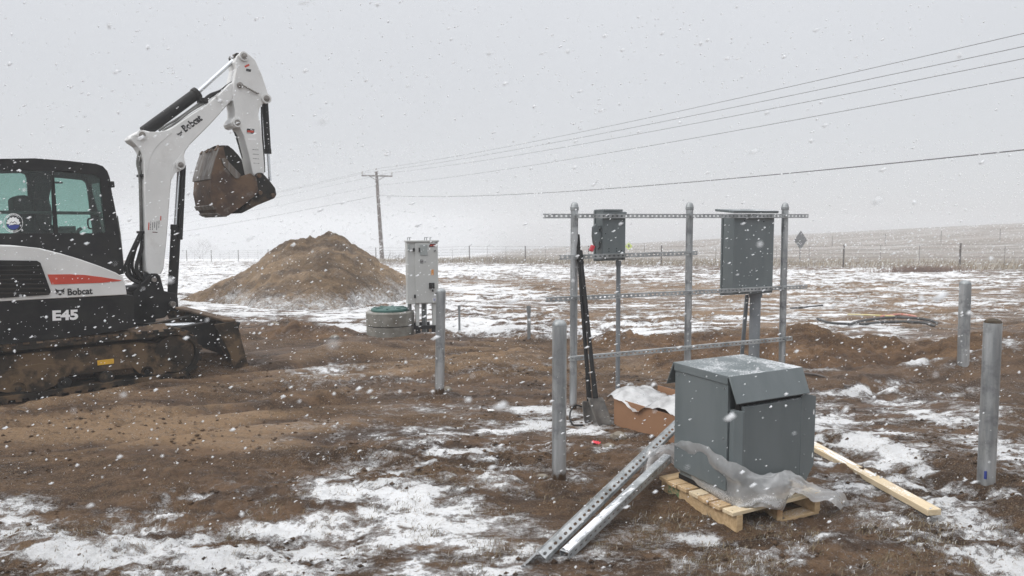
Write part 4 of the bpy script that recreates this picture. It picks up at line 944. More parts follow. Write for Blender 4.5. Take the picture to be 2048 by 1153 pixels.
# operator inside the cab: one skinned body, its hat a child
def skin_body(name, nodes, edges, mat, parent, sub=2):
    me = bpy.data.meshes.new(name); me.from_pydata([n[0] for n in nodes], edges, [])
    o = bpy.data.objects.new(name, me); COL.objects.link(o)
    if parent: o.parent = parent
    sk = o.modifiers.new('skin', 'SKIN'); sk.use_smooth_shade = True
    if not me.skin_vertices: me.skin_vertices.new()
    for i, n in enumerate(nodes):
        d = me.skin_vertices[0].data[i]; d.radius = n[1] if isinstance(n[1], tuple) else (n[1], n[1])
    me.skin_vertices[0].data[0].use_root = True
    sb = o.modifiers.new('sub', 'SUBSURF'); sb.levels = sub; sb.render_levels = sub
    me.materials.append(mat); return o
hp = L3(83, 372, .42); px_t, pz = hp.x, hp.z
oper = thing('person', 'person in dark hooded clothes sitting at the controls behind green glass', 'person', EO+U*(px_t-.1)+NL*.42+Vector((0, 0, pz-.72)), HEAD)
N_ = [((.0, 0, 0), .17), ((.02, 0, .2), .16), ((.05, 0, .40), .19), ((.08, 0, .55), .10), ((.10, 0, .62), .075), ((.11, 0, .72), .105), ((.115, 0, .80), .085),
      ((.06, .2, .48), .085), ((.06, .27, .24), .062), ((.28, .2, .14), .05), ((.37, .18, .14), .045),
      ((.06, -.2, .48), .085), ((.06, -.27, .24), .062), ((.28, -.2, .14), .05), ((.37, -.18, .14), .045),
      ((.05, .1, -.02), .12), ((.42, .13, .04), .085), ((.5, .13, -.38), .06), ((.6, .13, -.42), .05),
      ((.05, -.1, -.02), .12), ((.42, -.13, .04), .085), ((.5, -.13, -.38), .06), ((.6, -.13, -.42), .05), ((.19, 0, .71), .045)]
E_ = [(0, 1), (1, 2), (2, 3), (3, 4), (4, 5), (5, 6), (2, 7), (7, 8), (8, 9), (9, 10), (2, 11), (11, 12), (12, 13), (13, 14), (0, 15), (15, 16), (16, 17), (17, 18), (0, 19), (19, 20), (20, 21), (21, 22), (5, 23)]
skin_body('body', N_, E_, M['cloth'], oper)
mb = MB(); mb.lathe((.115, 0, .76), [(.118, -.02), (.118, .03), (.10, .075), (.06, .105), (.015, .115)], 20); mb.prism([[(.06, -.09), (.24, -.07), (.26, 0), (.24, .07), (.06, .09)]], lambda p: Vector((p[0]+.06, p[1], .755)), lambda p: Vector((p[0]+.06, p[1], .77))); mb.build('cap', M['cloth'], oper, .005)
for s_ in (-1, 1):
    gl = MB(); gl.box((.40, s_*.18, .14), (.09, .075, .035))
    for k in range(4): gl.tube([(.43, s_*.18-.027+k*.018, .145), (.47, s_*.18-.027+k*.018, .14), (.48, s_*.18-.027+k*.018, .11)], .010, 6)
    gl.tube([(.39, s_*.18-s_*.04, .14), (.43, s_*.18-s_*.055, .125)], .011, 6)
    gl.build('glove', M['cloth_brown'], oper, .008)

# ------------------------------------------------------------------ post rack with slotted rails
pL = gp(1146, 822); rd = ray(4380, 432); RD = Vector((rd.x, rd.y, 0)).normalized(); RN = Vector((RD.y, -RD.x, 0))   # RN towards camera
def onrack(px, back=0.0):                      # foot of the rack plane under pixel column px; back = metres behind the rack
    d = ray(px, 600); o = pL-RN*back; q = CAM-o
    s = -q.dot(RN)/d.dot(RN); p = CAM+d*s; return Vector((p.x, p.y, 0)), s
def rackpt(px, py, back=0.0):
    d = ray(px, py); o = pL-RN*back; q = CAM-o
    return CAM+d*(-q.dot(RN)/d.dot(RN))
rack = thing('mounting_rack', 'galvanised rack of three round posts carrying four slotted strut rails', 'mounting rack', (pL.x, pL.y, Hs(pL.x, pL.y)))
RL = Vector(rack.location)
for (xt, yt, xb) in ((1149, 405, 1146.5), (1379.5, 405, 1374.5), (1570.5, 406, 1563)):
    top = rackpt(xt, yt); ft = rackpt(xb, 760); gz = Hs(ft.x, ft.y)
    foot = top+(ft-top)*((top.z-gz+.15)/(top.z-ft.z))
    rr = .0345
    mb = MB(); mb.cyl(foot-RL, top-RL-Vector((0, 0, .055)), rr, n=28); po = mb.build('post', M['galv'], rack)
    mb = MB(); mb.lathe(top-RL-Vector((0, 0, .075)), [(rr+.002, 0), (rr+.005, .004), (rr+.005, .03), (rr+.002, .034), (rr+.001, .042), (rr*.85, .062), (rr*.5, .074), (.004, .079)], 28); mb.build('cap', M['galv_dull'], po)
rails = [((1089, 432.5), (1617, 432.5)), ((1120.5, 515.5), (1395, 506.5)), ((1093, 600), (1614.5, 574)), ((1140, 718.5), (1585, 677.5))]
for (a, b) in rails:
    p, q = rackpt(*a, -.062), rackpt(*b, -.062); d = (q-p).normalized(); up = Vector((0, 0, 1)); up = (up-d*up.dot(d)).normalized()
    hw = .0205; mb = MB()
    mb.slotted(p-RL, q-RL, up, -RN, hw*2)
    for s_ in (-1, 1):
        e0, e1 = p+up*(hw*s_)-RL, q+up*(hw*s_)-RL; th = Vector(up)*(-.0028*s_)
        bk_ = -RN*.026
        V = [e0-RN*.0028, e1-RN*.0028, e1+bk_, e0+bk_]; V += [v+th for v in V]
        mb.add(V, [(0, 1, 2, 3), (7, 6, 5, 4), (0, 4, 5, 1), (2, 6, 7, 3), (1, 5, 6, 2), (0, 3, 7, 4)])
        l0 = [e0+bk_, e1+bk_, e1+bk_+th*3.2, e0+bk_+th*3.2]; l0 += [v-RN*.0028 for v in l0]
        mb.add(l0, [(0, 1, 2, 3), (7, 6, 5, 4), (0, 4, 5, 1), (2, 6, 7, 3), (1, 5, 6, 2), (0, 3, 7, 4)])
    ra = mb.build('rail', M['strut'], rack, smooth=False)
    # bolts at the posts
    mb = MB()
    for px in (1148, 1377, 1567):
        if a[0]+6 < px < b[0]-3:
            k = (px-a[0])/(b[0]-a[0]); c = rackpt(px+4, a[1]+(b[1]-a[1])*k, -.062)-RL
            mb.cyl(c+RN*.012, c-RN*.03, .010, n=6); mb.cyl(c+RN*.003, c-RN*.001, .016, n=14)
    mb.build('bolt', M['galv_dull'], ra)
# boxes on the far side of the rack
def rackbox(px0, px1, py0, py1, front, depth):
    """the corners of a box hung behind the rails, its rear panel 'front' metres behind the plane"""
    a = rackpt(px0, (py0+py1)/2, front); b = rackpt(px1, (py0+py1)/2, front)
    zt = rackpt((px0+px1)/2, py0, front).z; zb = rackpt((px0+px1)/2, py1, front).z
    return a, b, zt, zb
RM = Matrix((RD, -RN, Vector((0, 0, 1)))).transposed()
RZ = math.atan2(RD.y, RD.x)
a, b, zt, zb = rackbox(1205, 1251, 424, 521, -.03, .16); wd = (b-a).length; c = (a+b)/2
sw = thing('disconnect_switch', 'small grey safety switch box with red tipped side handle on the rack', 'electrical box', (c.x, c.y, zb), RZ)
hgt = zt-zb; D = .13
mb = MB(); mb.box((0, D/2, hgt/2), (wd, D, hgt)); encl = mb.build('enclosure', M['grey'], sw, .004)
mb = MB(); mb.box((-wd*.08, D/2+.01, hgt+.012), (wd*.84, D+.05, .022)); mb.box((0, -.004, hgt-.012), (wd+.012, .014, .02)); mb.build('rain_lip', M['grey'], sw, .003)
mb = MB(); mb.box((-wd/2-.004, D+.012, hgt/2), (.012, .025, hgt+.02)); mb.box((0, D+.012, hgt/2), (wd+.016, .022, hgt+.02)); mb.build('front_cover', M['grey'], sw, .003)
mb = MB()
for (x, z) in ((-.06, .11), (-.06, .085), (.03, .11), (.03, .085), (.09, .09), (-.1, .25), (.1, .33)): mb.cyl((x*wd/.27, -.003, z), (x*wd/.27, .002, z), .005, n=10)
mb.build('screw', M['black'], sw)
hx = -wd/2
mb = MB()
hb = [(-.02, .12), (.02, .10), (.045, .13), (.052, .19), (.04, .25), (.012, .29), (-.01, .30)]
mb.prism([hb], lambda p: Vector((hx-.012, D*.45+p[0], p[1])), lambda p: Vector((hx-.001, D*.45+p[0], p[1])))
mb.box((hx-.035, .03, .31), (.08, .03, .03)); mb.box((hx-.03, .03, .22), (.06, .03, .09)); mb.build('handle_plate', M['grey'], sw, .003)
hl = [(0, .33), (-.03, .295), (-.034, .20), (-.022, .12), (.0, .075), (.02, .08), (.034, .14), (.034, .22), (.02, .30)]
mb = MB(); mb.prism([hl], lambda p: Vector((hx-.075+p[0]*.95, -.015, p[1]*.85+.06)), lambda p: Vector((hx-.075+p[0]*.95, .02, p[1]*.85+.06)))
hn = mb.build('handle', M['grey'], sw, .004)
mb = MB(); rr_ = Matrix.Rotation(R(25), 3, 'Y'); mb.box((hx-.112, .0, .115), (.035, .032, .058), rr_); mb.build('handle_tip', M['scrapred'], hn, .005)
# conduit under the switch
def pipe_thing(name, label, cat, p_top, p_bot, r, mat, n=18, extra=None):
    t = thing(name, label, cat, p_bot); mb = MB(); mb.cyl((0, 0, 0), Vector(p_top)-Vector(p_bot), r, n=n); mb.build('pipe', M[mat], t)
    mb = MB(); d = (Vector(p_top)-Vector(p_bot)); mb.cyl(d-d.normalized()*.05, d-d.normalized()*.0005, r*1.25, n=n); mb.build('coupling', M[mat], t, .003)
    return t
pt = rackpt(1237, 521.5, .09); pb = rackpt(1236, 700, .09); gz = Hs(pb.x, pb.y)
pipe_thing('conduit', 'thin grey conduit dropping from the switch box to the soil', 'conduit', pt-Vector((0, 0, .001)), (pb.x, pb.y, gz-.1), .0215, 'grey_conduit')
a, b, zt, zb = rackbox(1467, 1547, 428, 588, -.03, .2); wd = (b-a).length; c = (a+b)/2; hgt = zt-zb; D = .165
eb = thing('electrical_cabinet', 'large flat grey electrical cabinet with flanged roof hung on the rack', 'electrical box', (c.x, c.y, zb), RZ)
mb = MB(); mb.box((0, D/2, hgt/2), (wd, D, hgt)); mb.build('enclosure', M['grey'], eb, .005)
mb = MB(); mb.prism([[(-.075, hgt+.005), (-.08, hgt+.03), (D+.05, hgt+.055), (D+.05, hgt+.03)]], lambda p: Vector((-wd/2-.03, p[0]+.05, p[1])), lambda p: Vector((wd/2+.03, p[0]+.05, p[1]))); mb.build('roof_flange', M['grey'], eb, .004)
mb = MB(); mb.box((0, D+.012, hgt/2-.015), (wd+.02, .022, hgt+.01)); mb.build('front_cover', M['grey'], eb, .003)
mb = MB()
for (x, z) in ((-.15, .07), (.17, .075), (-.13, hgt-.07), (.12, hgt-.08)): mb.cyl((x, -.003, z), (x, .002, z), .006, n=10)
mb.build('screw', M['black'], eb)
pt = rackpt(1511, 588, .10); pb = rackpt(1508, 705, .10); gz = Hs(pb.x, pb.y)
pipe_thing('conduit', 'thick grey conduit dropping from the large cabinet into the soil', 'conduit', (pt.x, pt.y, zb-.001), (pb.x, pb.y, gz-.1), .056, 'grey_conduit', 24)
pt = rackpt(1494, 590, .16); pb = rackpt(1480, 700, .26)
mbt = thing('metal_strip', 'slanting thin grey strip behind the thick conduit', 'metal strip', (pb.x, pb.y, Hs(pb.x, pb.y)-.05)); mb = MB()
q = Vector(pt)-Vector(mbt.location); rr_ = q.to_track_quat('Z', 'Y').to_matrix(); mb.box(q/2, (.045, .014, q.length), rr_); mb.build('strip', M['grey_conduit'], mbt, .003)

# ------------------------------------------------------------------ bollards and stakes
def bollard(top, base, dia_px, label, cap=True, mat='galv', group='galvanised steel bollards'):
    g = gp(*base); dist = g.y
    r = dia_px/2*(g-CAM).length/FPX/math.sqrt(1+((base[0]-1024)/FPX)**2)/math.sqrt(1+((base[0]-1024)/FPX)**2)*1.0
    tp = at(top[0], top[1], g.y)
    t = thing('bollard', label, 'bollard', (g.x, g.y, g.z), 0, group)
    axis = tp-Vector((g.x, g.y, g.z)); 
    mb = MB(); mb.cyl(axis*-.12, axis-Vector((0, 0, r*.75 if cap else 0)), r, n=36, cap=True); mb.build('post', M[mat], t)
    if cap:
        mb = MB(); z0 = axis-Vector((0, 0, r*.75)); mb.lathe(z0, [(r, -.005), (r*1.0, 0), (r*.97, r*.2), (r*.82, r*.48), (r*.55, r*.68), (r*.2, r*.75), (.002, r*.755)], 36); mb.build('cap', M['galv_dull'], t)
    return t, axis, r
bollard((1119, 640), (1118, 957), 27.5, 'weathered steel bollard directly left of the leaning slotted struts')
bollard((882, 577), (879, 785), 18.5, 'steel bollard standing before the pale control cabinet', True)
bollard((1931, 561), (1925.5, 748), 25, 'domed steel bollard behind the soil topped one at right', True)
t, ax, r = bollard((1986, 646), (1971, 984), 37, 'thick open steel bollard with soil packed in its top', False)
mb = MB(); mb.lathe(ax-Vector((0, 0, .004)), [(r*.96, -.02), (r*.97, .006), (r*.85, .020), (r*.4, .030), (.002, .033)], 28); mb.build('soil_plug', M['soildark'], t)
mb = MB(); mb.box(ax*.115+Vector((-r*.62, -r*.80, 0)), (.02, .012, .05), Matrix.Rotation(R(35), 3, 'Z')); mb.build('tape_mark', M['blue'], t)
for (top, base, w_, lab) in (((1057.5, 612), (1058, 682), 8, 'short flat steel stake on the berm left of the rack'), ((918.5, 611), (919, 668), 5, 'thin steel stake beside the snowy hollow')):
    g = gp(*base); tp = at(*top, g.y); t = thing('steel_stake', lab, 'stake', (g.x, g.y, g.z), .35); h = tp.z-g.z; ww = w_*g.y/FPX
    mb = MB(); mb.box((0, 0, h/2-.1), (ww*.9, .008, h+.2)); mb.box((ww*.42, .016, h/2-.1), (.006, .028, h+.2)); mb.build('blade', M['galv_dull'], t, .002, smooth=False)
    mb = MB(); mb.box((-ww*.1, -.006, h-.05), (ww*1.1, .012, .10)); mb.build('flange', M['galv_dull'], t, .002)

# ------------------------------------------------------------------ control cabinet and concrete rings
cb0 = at(816, 640, 11.6); cg = gp(848, 672)
CY = cg.y+.25
a = at(814.5, 545, CY); b = at(876.5, 545, CY+.12); dv = Vector((b.x-a.x, b.y-a.y, 0)); CW = dv.length; cz = math.atan2(dv.y, dv.x)
ztop = at(845, 484, CY).z; zbot = at(845, 609, CY).z
cc = (a+b)/2; gz = Hs(cc.x, cc.y)-.02
cab = thing('control_cabinet', 'pale grey pump control cabinet on steel legs beside the concrete rings', 'control cabinet', (cc.x, cc.y, gz), cz)
zb_, zt_ = zbot-gz, ztop-gz; hh = zt_-zb_; CD = .28
S = CW/62.0                                     # metres per photo pixel on its face
def cf(px, py): return (px-845.5)*S, zt_-(py-484)*hh/125
mb = MB(); mb.box((0, CD/2, (zb_+zt_)/2), (CW, CD, hh)); mb.build('enclosure', M['cabinet'], cab, .008)
mb = MB(); mb.box((0, CD/2-.01, zt_+.008), (CW+.03, CD+.04, .03)); mb.build('roof', M['cabinet'], cab, .006)
x0, _ = cf(829, 0); x1, _ = cf(876, 0)
mb = MB(); mb.box(((x0+x1)/2+.003, -.010, (zb_+zt_)/2), (x1-x0-.012, .022, hh-.03)); dr = mb.build('door', M['cabinet'], cab, .004)
x, z = cf(847.5, 500.5); mb = MB(); mb.box((x, -.026, z), (15*S, .012, 21*S)); mb.build('window', M['cabinet_panel'], dr, .003)
x, z = cf(839, 500); mb = MB(); mb.box((x, -.03, z), (2.6*S, .022, 8*S)); x, z = cf(828, 500); mb.box((x, -.03, z), (3.6*S, .022, 7*S)); x, z = cf(828.6, 593); mb.box((x, -.03, z), (3.4*S, .022, 7*S)); mb.build('hinge', M['black'], dr, .003)
x, z = cf(869.5, 502); mb = MB(); mb.cyl((x, -.05, z), (x, -.015, z), .013, n=14); x, z = cf(870.5, 588.5); mb.cyl((x, -.05, z), (x, -.015, z), .013, n=14); mb.build('latch', M['black'], dr, .003)
x, z = cf(865.5, 491.5); mb = MB(); mb.box((x, -.0225, z), (14*S, .004, 6*S)); mb.build('name_label', M['darkred'], dr)
mb = MB()
for k, col in enumerate((0, 1)):
    xx, zz = cf(865.5-3+k*5, 491.5); mb.box((xx, -.0255, zz), (3.6*S, .002, 2.4*S))
mb.build('label_print', M['red'], dr)
x, z = cf(843, 523.5); mb = MB(); mb.box((x, -.0225, z), (6*S, .006, 7*S)); mb.build('warning_label', M['letter_black'], dr)
mb = MB()
for dx, dz in ((-1.2, 1.5), (1.2, 1.5), (-1.2, -1.6), (1.2, -1.6)): mb.box((x+dx*S, -.0265, z+dz*S), (1.1*S, .002, 1.5*S))
mb.build('label_print', M['letter_white'], dr)
x, z = cf(850.5, 524); mb = MB(); mb.cyl((x, -.034, z), (x, -.018, z), .010, n=14); mb.build('keyhole', M['galv_dull'], dr, .002)
x, z = cf(864.5, 545.5); mb = MB(); mb.box((x, -.0225, z), (5*S, .004, 11*S)); mb.build('warning_label', M['orange'], dr)
x, z = cf(868, 600.5); mb = MB(); mb.box((x, -.0225, z), (8*S, .004, 6*S)); mb.build('rating_label', M['letter_white'], dr)
mb = MB()
for k in range(4): mb.box((x-.2*S, -.0255, z+(1.9-k*1.25)*S), ((6-(k % 2)*1.6)*S, .002, .5*S))
mb.build('label_print', M['blue'], dr)
x, z = cf(862.5, 572.5); mb = MB(); mb.box((x, -.032, z), (11*S, .025, 12*S)); mb.cyl((x, -.075, z), (x, -.03, z), 4.2*S, n=20); mb.box((x+1*S, -.085, z-5*S), (3.0*S, .03, 13*S)); mb.build('rotary_handle', M['black'], dr, .006)
x, z = cf(818.5, 496); mb = MB(); mb.box((x, -.008, z), (4.6*S, .02, 13*S)); mb.build('side_meter', M['cabinet_panel'], cab, .004)
mb = MB()
for px in (817, 821, 851, 855, 862):
    x, z = cf(px, 482); mb.box((x, .06, zt_+.045), (.010, .03, .05)); mb.box((x+.012, .06, zt_+.065), (.03, .03, .008))
mb.build('lifting_lug', M['galv_dull'], cab)
for px in (834, 868):
    x, _ = cf(px, 0); mb = MB(); mb.prism([[(x-4.2*S, zb_+.01), (x+4.2*S, zb_+.01), (x+3.0*S, zb_-.36), (x-3.0*S, zb_-.36)]], lambda p: Vector((p[0], .02, p[1])), lambda p: Vector((p[0], .14, p[1]))); mb.build('leg', M['cabinet'], cab, .006)
for px, r_ in ((820.5, .034), (847, .022), (852, .026)):
    x, _ = cf(px, 0); mb = MB(); mb.cyl((x, .2, -.1), (x, .2, zb_+.005), r_, n=18); mb.build('conduit', M['galv_dull'], cab)
mb = MB()
zr = zb_-.39
x0, _ = cf(826, 0); x1, _ = cf(873, 0); mb.box(((x0+x1)/2, .06, zr), (x1-x0, .05, .055)); xa, _ = cf(811, 0); xb, _ = cf(862, 0); mb.box(((xa+xb)/2, .28, zr+.03), (xb-xa, .05, .055))
mb.build('cross_beam', M['black'], cab, .004)
for px, yy in ((814, .27), (834.5, .06), (855, .27), (867, .06)):
    x, _ = cf(px, 0); mb = MB(); mb.box((x, yy, zr/2-.06), (.075, .055, zr+.12)); mb.build('stand_post', M['black'], cab, .004)
# concrete rings
rg = gp(781, 676); rw = 48*(rg.y+.45)/FPX*.98
rc = Vector((at(781, 640, rg.y+rw).x, rg.y+rw*.95, 0)); gz = Hs(rc.x, rc.y)-.05
ztop = at(781, 622, rc.y).z
mh = thing('concrete_manhole', 'round concrete manhole of two stacked rings under a green lid', 'manhole', (rc.x, rc.y, gz))
ht = ztop-gz; zmid = ht*.46
mb = MB(); mb.lathe((0, 0, 0), [(rw, -.1), (rw, zmid-.012), (rw-.012, zmid-.008), (rw-.3, zmid-.008)], 56); mb.build('lower_ring', M['concrete'], mh)
mb = MB(); mb.lathe((0, 0, 0), [(rw-.3, zmid+.004), (rw-.006, zmid+.004), (rw+.004, zmid+.012), (rw+.004, ht-.02), (rw-.02, ht), (rw*.8, ht+.002), (.1, ht-.01)], 56); mb.build('upper_ring', M['concrete'], mh)
mb = MB(); mb.lathe((0, 0, ht), [(rw*.78, -.0), (rw*.80, .008), (rw*.80, .03), (rw*.77, .045), (rw*.55, .055), (.01, .06)], 48)
for k in range(8):
    a = 2*math.pi*k/8; mb.box((rw*.5*math.cos(a), rw*.5*math.sin(a), .056+ht), (rw*.4, .03, .012), Matrix.Rotation(a, 3, 'Z'))
lid = mb.build('lid', M['greenlid'], mh)

# ------------------------------------------------------------------ transformer on its pallet
TE1 = Vector((math.cos(R(26.5)), math.sin(R(26.5)), 0)); TE2 = Vector((-TE1.y, TE1.x, 0)); TZ = R(26.5)
pf = gp(1474, 1066); g0 = pf.z
pal = thing('wooden_pallet', 'small pale pine pallet under the grey transformer', 'pallet', (pf.x, pf.y, pf.z), TZ)
PW, PD, PH = .66, .66, .15
def wrot(): return random.uniform(-.006, .006)
for k, x in enumerate((.02, PW/2, PW-.02)):
    mb = MB(); mb.box((x, PD/2, .048), (.045, PD, .098)); mb.m = 1; st = mb.build('stringer', [M['wood'], M['endgrain']], pal, .003)
for k in range(7):
    y = .045+k*(PD-.09)/6; mb = MB(); mb.box((PW/2-.008+wrot()*2, y+wrot(), .1085), (PW+.045, .080, .021), Matrix.Rotation(wrot(), 3, 'Z')); db = mb.build('deck_board', M['wood2' if k in (0, 3) else 'wood'], pal, .002)
    mb = MB()
    for dx in (-.01, PW/2, PW-.02): mb.cyl((dx, y+(.014 if int(dx*1000) % 2 else -.016), .119), (dx, y+(.014 if int(dx*1000) % 2 else -.016), .1198), .0038, n=8)
    mb.build('nail', M['nail'], db)
for k in range(2):
    y = .05+k*(PD-.1); mb = MB(); mb.box((PW/2, y, -.010), (PW, .09, .018)); mb.build('bottom_board', M['wood'], pal, .002)
mb = MB(); mb.box((-.0035, PD-.12, .05), (.001, .11, .055)); mb.build('stamp', M['stamp'], pal)
def onpal(a, b, z): return Vector((pf.x, pf.y, pf.z))+TE1*a+TE2*b+Vector((0, 0, z))
# transformer: corner D of its lid seen at (1457, 752)
TF = None
best = None
for Yd in np.linspace(3.9, 4.4, 26):
    D_ = at(1457, 751, Yd); A_ = at(1350, 722, 0.001)
    q = at(1457, 751, Yd)-Vector((pf.x, pf.y, pf.z)); aa, bb = q.dot(TE1), q.dot(TE2)
    if best is None or abs(bb-.10) < best[0]: best = (abs(bb-.10), Yd, aa, bb, D_)
TD = best[4]; ta, tb = best[2], best[3]
def along(px, py, o, d):                        # distance along d from o that lands on pixel column px
    r_ = ray(px, py); n_ = Vector((r_.y, -r_.x, 0)); return (CAM-o).dot(n_)/d.dot(n_)
TW = along(1600, 738, TD, TE1); TDp = along(1350, 722, TD, TE2)
zdeck = pf.z+.119
tr = thing('transformer', 'dark grey cabinet transformer with sloped drip lid strapped to a pallet', 'transformer', (TD.x, TD.y, zdeck), TZ)
TH = TD.z-zdeck
mb = MB(); mb.box((.012, TDp/2, TH/2+.03), (.024, TDp-.006, TH-.075)); mb.build('side_panel', M['grey'], tr, .004)
mb = MB(); mb.box((TW-.012, TDp/2, TH/2+.03), (.024, TDp-.006, TH-.075)); mb.build('side_panel', M['grey'], tr, .004)
mb = MB(); mb.box((TW/2, TDp/2, TH/2), (TW-.052, TDp-.06, TH-.03)); mb.build('core_housing', M['grey'], tr, .004)
# lid: flat top with two drip flaps front and rear
mb = MB(); fl = .15
pr = [(-.012, TH-.004), (TDp+.012, TH-.004), (TDp+.075, TH-fl), (TDp+.070, TH-fl-.004), (TDp+.004, TH-.016), (-.004, TH-.016), (-.070, TH-fl-.004), (-.075, TH-fl)]
mb.prism([pr], lambda p: Vector((-.006, p[0], p[1])), lambda p: Vector((TW+.006, p[0], p[1])))
mb.box((-.004, TDp/2, TH-.03), (.006, TDp, .05)); mb.box((TW+.004, TDp/2, TH-.03), (.006, TDp, .05))
ld = mb.build('drip_lid', M['grey'], tr, .003)
# front bulge: flange posts and front panel proud of the core
zt0 = TH-.20
mb = MB(); mb.prism([[(.0, -.002), (.0, -.034), (.035, -.07), (.052, -.07), (.052, -.05), (.04, -.05), (.03, -.002)]], lambda p: Vector((p[0]+.012, p[1], .03)), lambda p: Vector((p[0]+.012, p[1], zt0)))
mb.build('corner_flange', M['grey'], tr, .003)
mb = MB(); mb.box((TW/2+.02, -.028, (zt0+.04)/2+.03), (TW-.10, .056, zt0-.06)); fpn = mb.build('front_panel', M['grey'], tr, .004)
mb = MB(); mb.box((TW/2+.02, -.020, zt0+.06), (TW-.06, .03, .13)); mb.build('vent_recess', M['black'], tr, .003)
mb = MB(); mb.prism([[(TW-.045, .05), (TW-.015, .0), (TW+.02, .055), (TW+.075, .135), (TW+.078, zt0+.01), (TW-.01, zt0+.035), (TW-.045, zt0+.02)]], lambda p: Vector((p[0], -.058, p[1]+.01)), lambda p: Vector((p[0], -.050, p[1]+.01)))
mb.build('wall_flange', M['grey'], tr, .002)
mb = MB()
for z in (.19, zt0-.09): mb.prism([[(TW+.056, z), (TW+.063, z), (TW+.065, z+.014), (TW+.062, z+.03), (TW+.058, z+.03), (TW+.055, z+.014)]], lambda p: Vector((p[0], -.0595, p[1])), lambda p: Vector((p[0], -.0585, p[1])))
mb.build('keyhole_slot', M['letter_white'], tr)
for (x, y, z) in ((-.001, .03, TH-.08), (-.001, TDp-.03, TH-.08), (-.001, .03, .12), (-.001, TDp-.03, .12), (-.001, .03, TH*.5), (-.001, TDp-.03, TH*.5)):
    mb = MB(); mb.cyl((x-.003, y, z), (x+.002, y, z), .0055, n=8); mb.build('screw', M['galv_dull'], tr)
for z in (.10, .22, .34, zt0-.05):
    mb = MB(); mb.cyl((TW-.015, -.0625, z), (TW-.015, -.057, z), .005, n=8); mb.build('screw', M['galv_dull'], tr)
for x in (.05, TW-.06):
    mb = MB(); mb.box((x, TDp/2-.01, .016), (.05, TDp-.02, .032)); mb.build('foot_rail', M['black'], tr, .003)

# ------------------------------------------------------------------ clear plastic on the pallet
def film(name, rows_ctrl, nu, nv, mat, label, cat, wr=.006, seed=0, frost=None):
    rows = [catmull(r_, nu) for r_ in rows_ctrl]; cols = len(rows[0]); grid = []
    for j in range(cols):
        grid.append(catmull([rows[i][j] for i in range(len(rows))], nv))
    o = grid[0][0].copy(); o.z = min(p.z for g in grid for p in g)
    mb = MB(); fr = []
    arr = [[p-o for p in g] for g in grid]
    n1, n2 = len(arr), len(arr[0])
    for i in range(n1):
        for j in range(n2):
            p = arr[i][j]; u_, v_ = i/n1, j/n2
            k = np.array([u_*14]), np.array([v_*5+seed])
            w_ = float(vnoise(k[0], k[1], seed)[0])-.5; w2 = 1-abs(2*float(vnoise(k[0]*2.3+k[1]*1.6, k[1]*2.1-k[0]*.7, seed+4)[0])-1)
            edge = 1.0
            arr[i][j] = p+Vector((w_*wr*1.2, w_*wr, (w_*1.2+(w2-.6)*1.4)*wr))
            fr.append(frost(u_, v_) if frost else 0)
    mb.sheet(arr)
    ob = mb.build(name, M[mat], None, smooth=True, ang=180); ob.location = o
    set_attr(ob.data, 'frost', np.array(fr)); tag(ob, label, cat); return ob
zd = g0+.122
def onplane(px, py, o, n_):
    d = ray(px, py); return CAM+d*((o-CAM).dot(n_)/d.dot(n_))
LP = TD-TE1*.022; FP = TD-TE2*.10
def Lp(px, py, k=0): return onplane(px, py, LP-TE1*k, TE1)
def Fp(px, py, k=0): return onplane(px, py, FP-TE2*k, TE2)
r0 = [Lp(1281, 944, .10), Lp(1293, 905, .07), Lp(1330, 887, .02), Lp(1362, 881), Lp(1392, 886), Lp(1430, 904), Fp(1472, 930), Fp(1528, 948), Fp(1564, 941), Fp(1598, 953), Fp(1640, 972), Fp(1682, 986, .03), Fp(1712, 1040, .06)]
r3 = [Lp(1278, 952, .12), Lp(1298, 940, .13), gnd(1333, 922, zd+.008), gnd(1366, 946, zd+.006), gnd(1400, 969, zd+.004), gnd(1438, 991, zd+.004), gnd(1480, 1008, zd+.006), Fp(1524, 1019, .06), Fp(1562, 1023, .06), Fp(1584, 990, .04), Fp(1622, 1002, .05), Fp(1664, 1004, .06), Fp(1711, 1050, .07)]
r1, r2 = [], []
for i in range(len(r0)):
    a, b = r0[i], r3[i]
    m1 = a.lerp(b, .36); m2 = a.lerp(b, .70)
    if 3 <= i <= 6: m1.z = a.z*.55+(zd+.01)*.45; m2.z = zd+.012
    if i in (7, 8): m1 += Vector((0, -.02, .01)); m2 += Vector((0, -.02, 0))
    r1.append(m1); r2.append(m2)
film('plastic_sheet', [r0, r1, r2, r3], 6, 7, 'film', 'crumpled clear plastic sheet with snow draped over the wooden pallet', 'plastic sheet', .016, 3, lambda u, v: (.52*math.exp(-((u-.45)/.17)**2-((v-.62)/.22)**2)+.55*math.exp(-((u-.62)/.08)**2-((v-.72)/.12)**2)+.3*math.exp(-((u-.3)/.1)**2-((v-.8)/.2)**2)))

